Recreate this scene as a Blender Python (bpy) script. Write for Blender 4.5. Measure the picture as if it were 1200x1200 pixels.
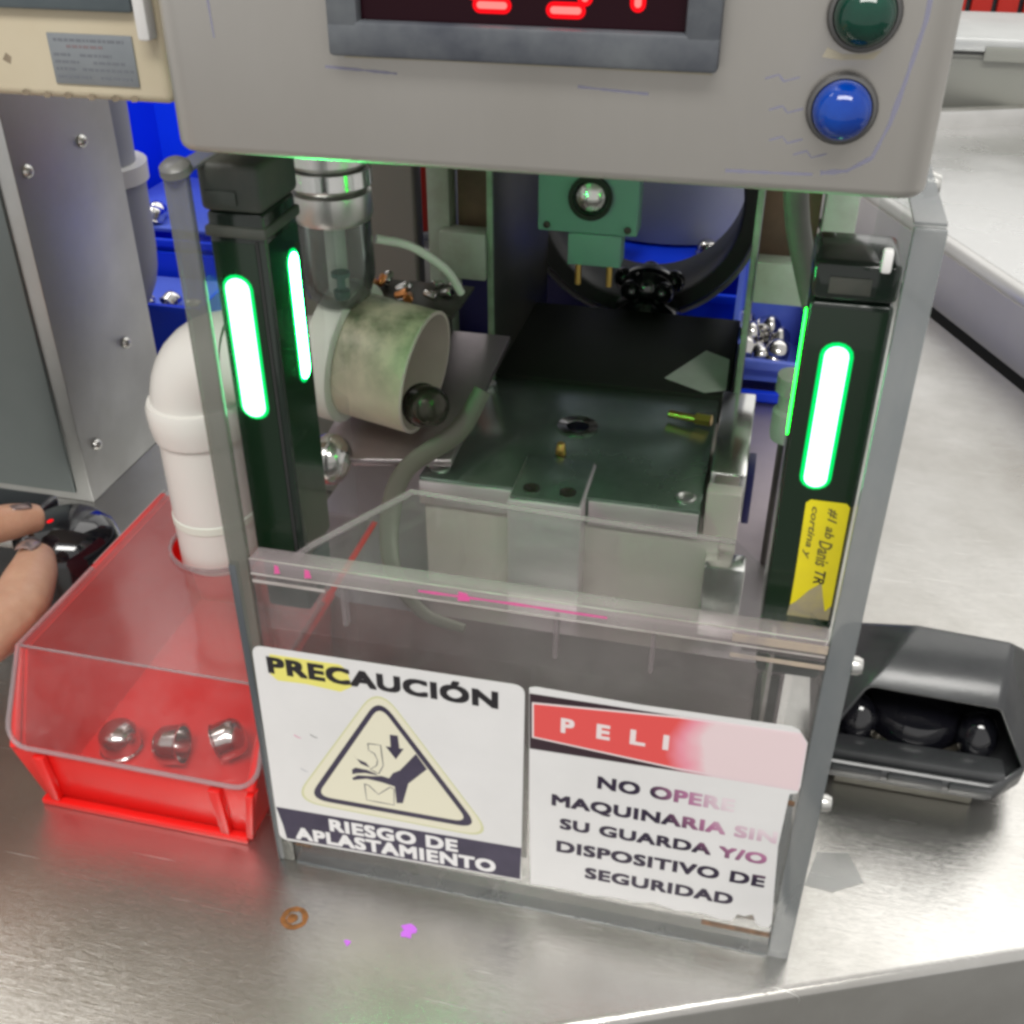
import bpy, bmesh, math, random
from mathutils import Vector, Matrix
random.seed(7)
for o in list(bpy.data.objects): bpy.data.objects.remove(o)
SC = bpy.context.scene; COL = SC.collection
R = math.radians
CM = 0.01                                   # everything below is written in centimetres

# ------------------------------------------------------------------ camera
cd = bpy.data.cameras.new("camera"); cam = bpy.data.objects.new("camera", cd); COL.objects.link(cam)
cam.location = (.1957, -.3283, .4415)
cam.rotation_euler = (R(90-32.9), 0, R(13.36))
cd.sensor_width = 36; cd.sensor_fit = 'HORIZONTAL'; cd.lens = 36*1287/1200
cd.clip_start = .01; cd.clip_end = 50
SC.camera = cam
# ------------------------------------------------------------------ world and lamps
w = bpy.data.worlds.new("World"); SC.world = w; w.use_nodes = True
bg = w.node_tree.nodes['Background']; bg.inputs[0].default_value = (1, .985, .96, 1); bg.inputs[1].default_value = .66
def area(name, loc, rot, sx, sy, power, col=(1, .98, .94)):
    l = bpy.data.lights.new(name, 'AREA'); l.shape = 'RECTANGLE'; l.size = sx; l.size_y = sy; l.energy = power; l.color = col
    o = bpy.data.objects.new(name, l); COL.objects.link(o); o.location = loc; o.rotation_euler = rot
area('ceiling_tube_front', (.3, -1.0, 1.8), (R(30), 0, 0), 1.6, .5, 36)
area('ceiling_tube_back', (1.0, 1.7, 2.1), (R(-12), 0, R(20)), 3.2, 1.5, 20)
area('ceiling_tube_left', (-1.1, .5, 1.9), (0, R(-25), 0), .4, 1.4, 12)
area('back_reflect_lamp', (.9, 2.9, 1.3), (R(-90), 0, R(8)), 3.2, 1.6, 10, (1, .99, .97))  # added lamp, gives the steel tops a bright reflection
SC.view_settings.view_transform = 'Standard'; SC.view_settings.look = 'None'
SC.view_settings.exposure = 0; SC.view_settings.gamma = 1
SC.render.engine = 'CYCLES'
SC.cycles.max_bounces = 10; SC.cycles.transparent_max_bounces = 32; SC.cycles.sample_clamp_indirect = 4
SC.cycles.filter_width = 3.2

# ------------------------------------------------------------------ materials
MT = {}
def nodes(name):
    m = bpy.data.materials.new(name); m.use_nodes = True; nt = m.node_tree
    return m, nt, nt.nodes, nt.links
def mat(name, col, metal=0., rough=.5, col2=None, nscale=6., namt=.5, stretch=(1, 1, 1), bump=0., bscale=60., rvar=0., coat=0., emit=None, es=0., spec=.5, rot=0., alpha=1.):
    m, nt, N, L = nodes(name); b = N['Principled BSDF']
    b.inputs['Base Color'].default_value = (*col, 1); b.inputs['Metallic'].default_value = metal
    b.inputs['Roughness'].default_value = rough; b.inputs['Coat Weight'].default_value = coat; b.inputs['Specular IOR Level'].default_value = spec
    b.inputs['Alpha'].default_value = alpha
    if emit: b.inputs['Emission Color'].default_value = (*emit, 1); b.inputs['Emission Strength'].default_value = es
    if col2 or bump or rvar:
        tc = N.new('ShaderNodeTexCoord'); mp = N.new('ShaderNodeMapping'); mp.inputs['Scale'].default_value = stretch; mp.inputs['Rotation'].default_value = (0, 0, rot)
        L.new(tc.outputs['Object'], mp.inputs[0])
        no = N.new('ShaderNodeTexNoise'); no.inputs['Scale'].default_value = nscale; no.inputs['Detail'].default_value = 6; no.inputs['Roughness'].default_value = .62
        L.new(mp.outputs[0], no.inputs['Vector'])
        cr = N.new('ShaderNodeValToRGB'); cr.color_ramp.elements[0].position = .5-namt/2*.6; cr.color_ramp.elements[1].position = .5+namt/2*.6
        L.new(no.outputs[0], cr.inputs[0])
        if col2:
            mx = N.new('ShaderNodeMix'); mx.data_type = 'RGBA'; mx.inputs['A'].default_value = (*col, 1); mx.inputs['B'].default_value = (*col2, 1)
            L.new(cr.outputs[0], mx.inputs['Factor']); L.new(mx.outputs['Result'], b.inputs['Base Color'])
        if rvar:
            mr = N.new('ShaderNodeMapRange'); mr.inputs['To Min'].default_value = max(.02, rough-rvar); mr.inputs['To Max'].default_value = rough+rvar
            L.new(cr.outputs[0], mr.inputs[0]); L.new(mr.outputs[0], b.inputs['Roughness'])
        if bump:
            n2 = N.new('ShaderNodeTexNoise'); n2.inputs['Scale'].default_value = bscale; n2.inputs['Detail'].default_value = 4
            L.new(mp.outputs[0], n2.inputs['Vector'])
            bp = N.new('ShaderNodeBump'); bp.inputs['Strength'].default_value = bump; bp.inputs['Distance'].default_value = .001
            L.new(n2.outputs[0], bp.inputs['Height']); L.new(bp.outputs[0], b.inputs['Normal'])
    MT[name] = m; return m
def emis(name, col, s):
    m, nt, N, L = nodes(name); N.remove(N['Principled BSDF']); e = N.new('ShaderNodeEmission'); e.inputs[0].default_value = (*col, 1); e.inputs[1].default_value = s
    L.new(e.outputs[0], N['Material Output'].inputs[0]); MT[name] = m; return m
def acrylic(name, tint=(.93, .94, .94), haze=.05, hcol=(.5, .5, .5), gl=.6, rough=.03, hz=.12):
    """clear sheet: mostly transparent, fresnel gloss, a little dusty smear"""
    m, nt, N, L = nodes(name); N.remove(N['Principled BSDF'])
    tr = N.new('ShaderNodeBsdfTransparent'); tr.inputs[0].default_value = (*tint, 1)
    gs = N.new('ShaderNodeBsdfGlossy'); gs.inputs['Roughness'].default_value = rough
    df = N.new('ShaderNodeBsdfDiffuse'); df.inputs[0].default_value = (*hcol, 1)
    fr = N.new('ShaderNodeFresnel'); fr.inputs[0].default_value = 1.4
    ml = N.new('ShaderNodeMath'); ml.operation = 'MULTIPLY'; ml.inputs[1].default_value = gl; L.new(fr.outputs[0], ml.inputs[0])
    tc = N.new('ShaderNodeTexCoord'); no = N.new('ShaderNodeTexNoise'); no.inputs['Scale'].default_value = 22; no.inputs['Detail'].default_value = 8; no.inputs['Roughness'].default_value = .7
    L.new(tc.outputs['Object'], no.inputs['Vector'])
    mr = N.new('ShaderNodeMapRange'); mr.inputs['From Min'].default_value = .4; mr.inputs['From Max'].default_value = .75; mr.inputs['To Min'].default_value = haze; mr.inputs['To Max'].default_value = haze+hz
    L.new(no.outputs[0], mr.inputs[0])
    a = N.new('ShaderNodeMixShader'); L.new(mr.outputs[0], a.inputs[0]); L.new(tr.outputs[0], a.inputs[1]); L.new(df.outputs[0], a.inputs[2])
    b = N.new('ShaderNodeMixShader'); L.new(ml.outputs[0], b.inputs[0]); L.new(a.outputs[0], b.inputs[1]); L.new(gs.outputs[0], b.inputs[2])
    L.new(b.outputs[0], N['Material Output'].inputs[0]); MT[name] = m; return m

def steel_sheet(name, base, rough, dirt, rot, scratch=.5, cs=9):
    """worn stainless sheet: brushed grain, cloudy stains and long bright scratches"""
    m, nt, N, L = nodes(name); b = N['Principled BSDF']; b.inputs['Metallic'].default_value = .92
    tc = N.new('ShaderNodeTexCoord')
    def noise(scale, st, r, det=5):
        mp = N.new('ShaderNodeMapping'); mp.inputs['Scale'].default_value = st; mp.inputs['Rotation'].default_value = (0, 0, r); L.new(tc.outputs['Object'], mp.inputs[0])
        n = N.new('ShaderNodeTexNoise'); n.inputs['Scale'].default_value = scale; n.inputs['Detail'].default_value = det; n.inputs['Roughness'].default_value = .6; L.new(mp.outputs[0], n.inputs['Vector']); return n
    def thr(n, lo, hi):
        r = N.new('ShaderNodeMapRange'); r.inputs['From Min'].default_value = lo; r.inputs['From Max'].default_value = hi; L.new(n.outputs[0], r.inputs[0]); return r
    cloud = thr(noise(cs, (1, 1, 1), 0, 8), .36, .68)
    s1 = thr(noise(13, (1, 60, 1), rot, 2), .735, .77); s2 = thr(noise(9, (1, 80, 1), rot+.9, 2), .74, .78); s3 = thr(noise(11, (1, 70, 1), rot-.45, 2), .735, .775)
    mx1 = N.new('ShaderNodeMath'); mx1.operation = 'MAXIMUM'; L.new(s1.outputs[0], mx1.inputs[0]); L.new(s2.outputs[0], mx1.inputs[1])
    mx2 = N.new('ShaderNodeMath'); mx2.operation = 'MAXIMUM'; L.new(mx1.outputs[0], mx2.inputs[0]); L.new(s3.outputs[0], mx2.inputs[1])
    sc = N.new('ShaderNodeMath'); sc.operation = 'MULTIPLY'; sc.inputs[1].default_value = scratch; L.new(mx2.outputs[0], sc.inputs[0])
    c1 = N.new('ShaderNodeMix'); c1.data_type = 'RGBA'; c1.inputs['A'].default_value = (*base, 1); c1.inputs['B'].default_value = (*dirt, 1); L.new(cloud.outputs[0], c1.inputs['Factor'])
    c2 = N.new('ShaderNodeMix'); c2.data_type = 'RGBA'; c2.inputs['B'].default_value = (.95, .95, .93, 1); L.new(sc.outputs[0], c2.inputs['Factor']); L.new(c1.outputs['Result'], c2.inputs['A'])
    L.new(c2.outputs['Result'], b.inputs['Base Color'])
    rr = N.new('ShaderNodeMapRange'); rr.inputs['To Min'].default_value = rough-.05; rr.inputs['To Max'].default_value = rough+.1; L.new(cloud.outputs[0], rr.inputs[0])
    ad = N.new('ShaderNodeMath'); ad.operation = 'MULTIPLY_ADD'; ad.inputs[1].default_value = .35; L.new(sc.outputs[0], ad.inputs[0]); L.new(rr.outputs[0], ad.inputs[2]); L.new(ad.outputs[0], b.inputs['Roughness'])
    gr = noise(70, (1, 30, 1), rot, 3); bp = N.new('ShaderNodeBump'); bp.inputs['Strength'].default_value = .16; bp.inputs['Distance'].default_value = .001; L.new(gr.outputs[0], bp.inputs['Height']); L.new(bp.outputs[0], b.inputs['Normal'])
    MT[name] = m; return m
steel_sheet('table_steel', (.68, .67, .645), .19, (.42, .40, .365), R(-23), .8, 4.5)  # real stain clouds, deepened to put soft dark reflections into the colour
steel_sheet('side_steel', (.86, .86, .85), .26, (.78, .78, .77), R(-23), .3)
steel_sheet('bed_steel', (.52, .45, .47), .32, (.40, .35, .37), R(-60), .2)
steel_sheet('cabinet_steel', (.60, .61, .61), .36, (.50, .51, .50), R(90), .15)
mat('door_steel', (.17, .20, .20), .6, .3, (.24, .27, .27), 3, .8)
mat('box_steel', (.56, .54, .51), .8, .40, (.43, .41, .38), 6, .7, (1, 1, .35), .08, 120, .10)
mat('corner_grey', (.20, .20, .185), .1, .35, (.13, .13, .12), 40, alpha=.8)
mat('apron_grey', (.52, .50, .46), .1, .6, (.45, .43, .40), 6)
mat('rim_steel', (.78, .77, .75), 1, .34, (.66, .65, .63), 10); mat('dull_grey', (.16, .16, .155), .2, .5, (.11, .11, .105), 10)
mat('bezel', (.045, .05, .065), 0, .4, (.12, .13, .14), 25, .5, bump=.1, bscale=150)
mat('screen', (.014, .002, .005), 0, .3, spec=.15)
emis('digit_red', (1, .006, .012), 1.2); emis('digit_core', (1, .05, .045), 6.0)
mat('lamp_ring', (.20, .195, .19), .8, .4, (.12, .12, .12), 30)
mat('lens_green', (.0, .022, .014), 0, .06, (.002, .05, .03), 60, .6, coat=.15)
mat('lens_blue', (.0, .02, .20), 0, .06, (.001, .05, .34), 60, .6, coat=.15)
mat('marker_blue', (.16, .17, .42), .1, .6)
mat('marker_pink', (.70, .10, .32), 0, .6); mat('marker_violet', (.55, .15, .75), 0, .5)
acrylic('acrylic', tint=(.96, .965, .965), haze=.012, hz=.05, hcol=(.5, .5, .5), gl=.13)
acrylic('acrylic_front', tint=(.94, .94, .94), haze=.05, hz=.11, hcol=(.5, .48, .46), gl=.5)
acrylic('acrylic_lid', tint=(.97, .95, .95), haze=.035, hz=.08, hcol=(.5, .42, .42), gl=.35, rough=.12)
acrylic('bowl_clear', tint=(.8, .86, .84), haze=.14, hz=.3, hcol=(.25, .25, .25), gl=1, rough=.1)
acrylic('clear_tape', tint=(.9, .9, .9), haze=.14, hz=.2, hcol=(.6, .6, .6), gl=.8, rough=.2)
mat('acrylic_edge', (.12, .145, .165), 0, .15, (.24, .25, .25), 14, .5, (1, 1, .35), spec=.8, alpha=.68)
mat('acrylic_edge_olive', (.085, .09, .08), 0, .18, (.20, .20, .17), 14, .5, (1, 1, .35), spec=.7, alpha=.68)
mat('acrylic_edge_dark', (.05, .06, .07), 0, .2, (.11, .12, .13), 12, .8, (1, 1, .3), spec=.7, alpha=.95)
mat('acrylic_edge_warm', (.30, .25, .26), 0, .3, (.5, .42, .44), 18, .8, alpha=.42)
mat('sensor_black', (.006, .012, .009), 0, .16, (.012, .02, .014), 8, .8, bump=.05, bscale=100, coat=.3)
mat('sensor_cap', (.03, .045, .04), 0, .5, (.09, .085, .07), 25, .7, bump=.2, bscale=120)
mat('sensor_end', (.10, .12, .12), 0, .5, (.05, .06, .06), 25, .7)
mat('pale_patch', (.62, .66, .60), 0, .5, (.50, .54, .48), 20)
emis('led_core', (.24, 1, .42), 7.0); emis('led_side', (.05, 1, .20), 95.0); emis('led_inner', (.01, 1, .03), 20.0); emis('led_halo', (.0, 1, .18), 1.0)
mat('spill_glow', (.004, .012, .006), 0, .2, emit=(0, 1, .06), es=.004, coat=.3)  # faint green emission for strip light scattered over the housing
mat('yellow_label', (.80, .68, .01), 0, .5, (.70, .58, .02), 30)
mat('worn_paper', (.30, .26, .20), 0, .8, (.45, .38, .15), 60)
mat('ink', (.012, .010, .014), 0, .6)
mat('ink_navy', (.022, .016, .045), 0, .5, (.05, .04, .08), 60, .7)
mat('ink_brown', (.13, .11, .03), 0, .6)
mat('sticker_white', (.80, .79, .79), 0, .42, (.66, .655, .65), 8, .8, bump=.03, bscale=30, spec=.4)
mat('sticker_cream', (.76, .73, .58), 0, .45)
mat('sticker_cream_rim', (.62, .62, .36), 0, .45)
mat('white_print', (.80, .79, .80), 0, .5)
mat('yellow_stain', (.80, .74, .18), 0, .5)
mat('red_plastic', (.82, .014, .012), 0, .3, (.72, .012, .010), 4, .8, bump=.04, bscale=50, coat=.25)
mat('pvc', (.76, .745, .71), 0, .34, (.68, .66, .62), 5, .8, bump=.04, bscale=40)
m = mat('pvc_dirty', (.66, .59, .44), 0, .42, (.13, .17, .09), 42, .35, (1, 1, .7), .1, 80)
N, L = m.node_tree.nodes, m.node_tree.links; b = N['Principled BSDF']; tc = [n for n in N if n.type == 'TEX_COORD'][0]; mx = [n for n in N if n.type == 'MIX'][0]; cr = [n for n in N if n.type == 'VALTORGB'][0]
sx = N.new('ShaderNodeSeparateXYZ'); L.new(tc.outputs['Object'], sx.inputs[0]); mr = N.new('ShaderNodeMapRange'); mr.inputs['From Min'].default_value = .118; mr.inputs['From Max'].default_value = .15; mr.inputs['To Min'].default_value = .12; mr.inputs['To Max'].default_value = .9
L.new(sx.outputs['Z'], mr.inputs[0]); ml = N.new('ShaderNodeMath'); ml.operation = 'MULTIPLY'; L.new(cr.outputs[0], ml.inputs[0]); L.new(mr.outputs[0], ml.inputs[1]); L.new(ml.outputs[0], mx.inputs['Factor'])
mat('pvc_inner', (.60, .52, .47), 0, .5, (.50, .43, .38), 12)
mat('pvc_flange', (.78, .80, .72), 0, .5, (.66, .70, .62), 12, .8)
mat('chrome', (.70, .69, .67), 1, .17, (.62, .60, .58), 40, .8, rvar=.05)
mat('chrome_soft', (.74, .73, .71), 1, .34, (.58, .58, .55), 30, .8)
mat('cap_dark', (.05, .045, .035), .6, .22)
mat('black_gloss', (.006, .006, .009), 0, .10, coat=1)
mat('black_plastic', (.03, .031, .034), 0, .27, (.055, .057, .06), 20, .7, bump=.08, bscale=180, spec=.7)
mat('olive_grey', (.15, .145, .12), .2, .45, (.16, .15, .12), 15)
mat('die_steel', (.42, .52, .45), .85, .24, (.14, .20, .16), 9, .8, (1, 1, 1), .05, 70, .1)
mat('die_face_lit', (.84, .78, .79), .6, .28, (.62, .54, .57), 10, .8, (1, 1, 4))  # paler than the die top: front light is put into the colour
mat('bolster', (.60, .54, .50), .25, .45, (.50, .45, .42), 8, .8)
mat('bright_steel', (.78, .78, .76), 1, .18, (.6, .6, .58), 14, .8, rvar=.08)
mat('rear_black', (.012, .015, .011), 0, .5, (.02, .024, .017), 8, .8, bump=.1, bscale=60, spec=.2)
mat('frame_paint', (.42, .50, .42), .05, .5, (.27, .29, .23), 16, .5, bump=.1, bscale=80)
mat('frame_edge', (.30, .45, .30), .2, .45, (.14, .2, .13), 30)
mat('frame_dark', (.045, .05, .045), .3, .4, (.09, .085, .07), 14, .6)
mat('rust_brown', (.24, .16, .10), .1, .7, (.12, .09, .06), 22, .6, bump=.2)
mat('teal_body', (.13, .27, .22), 0, .5, (.16, .31, .26), 14, .7)
mat('brass', (.62, .42, .12), 1, .3); mat('copper', (.75, .32, .12), 1, .28)
mat('drum_black', (.035, .037, .037), .1, .4, (.07, .07, .068), 9, .7)
mat('blue_bin', (.003, .045, .92), 0, .35, (.005, .06, .80), 4, .8, spec=.4)
mat('blue_bin_pale', (.09, .15, .70), 0, .35, (.13, .20, .72), 6, .8)
mat('navy', (.01, .012, .09), 0, .4)
mat('grey_tube', (.36, .37, .42), .1, .5, (.30, .31, .36), 6)
mat('grey_cable', (.16, .155, .14), 0, .5, (.11, .11, .10), 30)
mat('cream_paint', (.64, .58, .45), 0, .42, (.55, .47, .33), 5, .8, bump=.06, bscale=70)
mat('cream_dirt', (.30, .24, .17), 0, .6, (.15, .12, .08), 60)
mat('name_plate', (.30, .32, .34), .6, .42, (.24, .26, .28), 20); mat('plate_print', (.16, .17, .19), .2, .5); mat('plate_print_red', (.22, .17, .18), .2, .5)
mat('dark_panel', (.06, .08, .09), 0, .3, (.10, .12, .13), 20)
mat('box_grey', (.25, .255, .225), .3, .5, (.27, .27, .24), 9, .8, bump=.08); mat('lid_grey', (.52, .53, .52), .3, .4, (.45, .46, .45), 9)
mat('rust', (.34, .14, .04), .3, .7, (.16, .07, .02), 300); mat('matt_black', (.02, .02, .02), 0, .6)
mat('wall_paint', (.62, .62, .61), 0, .8, (.57, .57, .56), 2); mat('floor_paint', (.24, .24, .235), 0, .6, (.19, .19, .185), 2)
mat('red_paint', (.60, .03, .02), 0, .4); mat('white_paint', (.72, .71, .70), 0, .4)
mat('nail', (.30, .20, .18), 0, .3, (.10, .07, .07), 160, .5, coat=.4); mat('grime', (.04, .032, .035), 0, .6)
# skin
m = mat('skin', (.60, .36, .25), 0, .46, (.47, .24, .155), 55, .8, bump=.22, bscale=260)
m.node_tree.nodes['Principled BSDF'].inputs['Subsurface Weight'].default_value = .25
m.node_tree.nodes['Principled BSDF'].inputs['Subsurface Radius'].default_value = (.006, .002, .001)
m.node_tree.nodes['Principled BSDF'].inputs['Subsurface Scale'].default_value = 1.

def faded(name, c0, cmid, c1, cx, cz, r0, r1, w=.5, loc=(0, 0, 0)):
    """print whose ink has been washed out round the point (cx, cz) of the sheet (a stain with its own shape)"""
    m, nt, N, L = nodes(name); b = N['Principled BSDF']; b.inputs['Roughness'].default_value = .5
    tc = N.new('ShaderNodeTexCoord'); mp = N.new('ShaderNodeMapping')
    mp.inputs['Location'].default_value = (-(cx-loc[0])*CM, 0, -(cz-loc[2])*CM); L.new(tc.outputs['Object'], mp.inputs[0])
    mp2 = N.new('ShaderNodeMapping'); mp2.inputs['Scale'].default_value = (1, 0, 1); L.new(mp.outputs[0], mp2.inputs[0])
    ln = N.new('ShaderNodeVectorMath'); ln.operation = 'LENGTH'; L.new(mp2.outputs[0], ln.inputs[0])
    no = N.new('ShaderNodeTexNoise'); no.inputs['Scale'].default_value = 60; L.new(tc.outputs['Object'], no.inputs['Vector'])
    ad = N.new('ShaderNodeMath'); ad.operation = 'MULTIPLY_ADD'; ad.inputs[1].default_value = w*CM*2; L.new(no.outputs[0], ad.inputs[0]); L.new(ln.outputs['Value'], ad.inputs[2])
    mr = N.new('ShaderNodeMapRange'); mr.inputs['From Min'].default_value = r1*CM; mr.inputs['From Max'].default_value = r0*CM; L.new(ad.outputs[0], mr.inputs[0])
    cr = N.new('ShaderNodeValToRGB'); e = cr.color_ramp.elements; e[0].color = (*c1, 1); e[1].color = (*c0, 1); k = e.new(.5); k.color = (*cmid, 1)
    L.new(mr.outputs[0], cr.inputs[0]); L.new(cr.outputs[0], b.inputs['Base Color']); MT[name] = m; return m
S2 = (12.6, -.03, 1.9)
faded('ink_faded', (.02, .010, .035), (.42, .16, .30), (.76, .66, .70), 23.2, 10.6, 5.9, 3.0, .4, S2)
faded('head_black', (.03, .012, .02), (.50, .20, .25), (.76, .60, .63), 23.4, 12.0, 5.6, 4.0, .5, S2)
faded('head_red', (.74, .085, .08), (.80, .30, .38), (.77, .62, .64), 23.4, 12.0, 5.6, 4.2, .5, S2)
faded('head_white', (.80, .70, .70), (.78, .62, .66), (.76, .62, .65), 23.4, 12.0, 5.6, 4.0, .5, S2)

# ------------------------------------------------------------------ mesh builder (centimetres, world coordinates)
class MB:
    def __init__(s): s.bm = bmesh.new()
    def face(s, pts): return s.bm.faces.new([s.bm.verts.new(p) for p in pts])
    def box(s, x0, x1, y0, y1, z0, z1, bev=0, seg=2):
        v = [s.bm.verts.new((x, y, z)) for x in (x0, x1) for y in (y0, y1) for z in (z0, z1)]
        fs = [s.bm.faces.new([v[i] for i in f]) for f in ((0, 1, 3, 2), (4, 6, 7, 5), (0, 4, 5, 1), (2, 3, 7, 6), (0, 2, 6, 4), (1, 5, 7, 3))]
        if bev:
            ed = list({e for f in fs for e in f.edges}); bmesh.ops.bevel(s.bm, geom=ed, offset=bev, segments=seg, profile=.5, affect='EDGES')
        return s
    def hexa(s, P, bev=0):      # 8 points: bottom 4 (ccw) then top 4
        v = [s.bm.verts.new(p) for p in P]
        fs = [s.bm.faces.new([v[i] for i in f]) for f in ((3, 2, 1, 0), (4, 5, 6, 7), (0, 1, 5, 4), (1, 2, 6, 5), (2, 3, 7, 6), (3, 0, 4, 7))]
        if bev:
            ed = list({e for f in fs for e in f.edges}); bmesh.ops.bevel(s.bm, geom=ed, offset=bev, segments=2, profile=.5, affect='EDGES')
        return s
    def lathe(s, prof, o=(0, 0, 0), d=(0, 0, 1), n=28, a0=0, a1=360):
        """prof: list of (radius, height along d)"""
        o = Vector(o); d = Vector(d).normalized(); q = Vector((0, 0, 1)).rotation_difference(d)
        rings = []; full = abs(a1-a0-360) < 1e-6; m_ = n if full else n+1
        for r, h in prof:
            if r < 1e-6: rings.append([s.bm.verts.new(o+q@Vector((0, 0, h)))]); continue
            rings.append([s.bm.verts.new(o+q@Vector((r*math.cos(R(a0+(a1-a0)*i/n)), r*math.sin(R(a0+(a1-a0)*i/n)), h))) for i in range(m_)])
        for A, B in zip(rings, rings[1:]):
            for i in range(n):
                j = (i+1) % m_
                a = [A[0]] if len(A) == 1 else [A[i], A[j]]
                b_ = [B[0]] if len(B) == 1 else [B[j], B[i]]
                if len(a)+len(b_) >= 3: s.bm.faces.new(a+b_)
        return s
    def cyl(s, p0, p1, r, r1=None, n=24, bev=0):
        p0 = Vector(p0); p1 = Vector(p1); h = (p1-p0).length; r1 = r if r1 is None else r1
        if bev: pr = [(0, 0), (r-bev, 0), (r, bev), (r1, h-bev), (r1-bev, h), (0, h)]
        else: pr = [(0, 0), (r, 0), (r1, h), (0, h)]
        return s.lathe(pr, p0, p1-p0, n)
    def tube(s, pts, rad, n=14, flat=1., cap=True, up=None, sub=4):
        pts = [Vector(p) for p in pts]; rad = [rad]*len(pts) if not hasattr(rad, '__len__') else rad
        if sub > 1 and len(pts) > 2:          # Catmull-Rom
            P = [pts[0]*2-pts[1]]+pts+[pts[-1]*2-pts[-2]]; np_, nr = [], []
            for i in range(len(pts)-1):
                for k in range(sub):
                    t = k/sub; a, b, c, d = P[i:i+4]
                    np_.append(.5*((2*b)+(c-a)*t+(2*a-5*b+4*c-d)*t*t+(3*b-a-3*c+d)*t**3)); nr.append(rad[i]*(1-t)+rad[i+1]*t)
            np_.append(pts[-1]); nr.append(rad[-1]); pts, rad = np_, nr
        t0 = (pts[1]-pts[0]).normalized(); u = Vector(up) if up else (Vector((0, 0, 1)) if abs(t0.z) < .9 else Vector((1, 0, 0)))
        rings = []
        for i, p in enumerate(pts):
            t = (pts[min(i+1, len(pts)-1)]-pts[max(i-1, 0)]).normalized(); a = (u-t*u.dot(t)).normalized(); b = t.cross(a)
            if not up: u = a
            rings.append([s.bm.verts.new(p+rad[i]*(a*math.cos(2*math.pi*k/n)*flat+b*math.sin(2*math.pi*k/n))) for k in range(n)])
        for A, B in zip(rings, rings[1:]):
            for k in range(n): s.bm.faces.new((A[k], A[(k+1) % n], B[(k+1) % n], B[k]))
        if cap: s.bm.faces.new(rings[0][::-1]); s.bm.faces.new(rings[-1])
        return s
    def ball(s, c, r, n=16, sc=(1, 1, 1)):
        g = bmesh.ops.create_uvsphere(s.bm, u_segments=n, v_segments=max(6, n*2//3), radius=r)
        for v in g['verts']: v.co = Vector((v.co.x*sc[0], v.co.y*sc[1], v.co.z*sc[2]))+Vector(c)
        return s
    def poly(s, pts, t, y):     # flat print in the plane of the guard: outline (x, z), front face at y, thickness t
        v = [s.bm.verts.new((x, y, z)) for x, z in pts]; f = s.bm.faces.new(v)
        r = bmesh.ops.extrude_face_region(s.bm, geom=[f]); bmesh.ops.translate(s.bm, verts=[q for q in r['geom'] if isinstance(q, bmesh.types.BMVert)], vec=(0, t, 0)); return s
    def prism(s, pts, z0, z1):  # outline (x, y)
        v = [s.bm.verts.new((x, y, z0)) for x, y in pts]; f = s.bm.faces.new(v)
        r = bmesh.ops.extrude_face_region(s.bm, geom=[f]); bmesh.ops.translate(s.bm, verts=[q for q in r['geom'] if isinstance(q, bmesh.types.BMVert)], vec=(0, 0, z1-z0)); return s

ORG = {}
def build(name, mb, material, parent=None, smooth=None, loc=None, mats=None):
    """ONE mesh object. Under a parent the mesh is stored relative to that thing's base."""
    bm = mb.bm; o_ = Vector(ORG.get(parent.name, (0, 0, 0))) if parent else Vector(loc or (0, 0, 0))
    bmesh.ops.recalc_face_normals(bm, faces=bm.faces)
    for v in bm.verts: v.co = (v.co-o_)*CM
    me = bpy.data.meshes.new(name); bm.to_mesh(me); bm.free()
    for q in (mats or [material]): me.materials.append(MT[q])
    o = bpy.data.objects.new(name, me); COL.objects.link(o)
    if parent: o.parent = parent
    else: o.location = o_*CM
    ORG[o.name] = tuple(o_)
    if smooth is None: smooth = 40
    if smooth:
        for p in me.polygons: p.use_smooth = True
        bm2 = bmesh.new(); bm2.from_mesh(me)
        for e in bm2.edges:
            if len(e.link_faces) == 2 and e.calc_face_angle(0) > R(smooth): e.smooth = False
        bm2.to_mesh(me); bm2.free()
    return o
def tag(o, label=None, cat=None, group=None, kind=None):
    if label: o['label'] = label
    if cat: o['category'] = cat
    if group: o['group'] = group
    if kind: o['kind'] = kind
    return o
def thing(name, label, cat, loc=(0, 0, 0), group=None):
    o = bpy.data.objects.new(name, None); COL.objects.link(o); o.empty_display_size = .02
    o.location = Vector(loc)*CM; ORG[o.name] = tuple(loc); return tag(o, label, cat, group)
def copy_tree(o, loc, rot=None, label=None):
    def cp(s, par):
        c = s.copy(); COL.objects.link(c); c.parent = par
        for ch in s.children: cp(ch, c)
        return c
    c = cp(o, None); c.location = Vector(loc)*CM
    if rot: c.rotation_euler = rot
    if label: c['label'] = label
    return c
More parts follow.
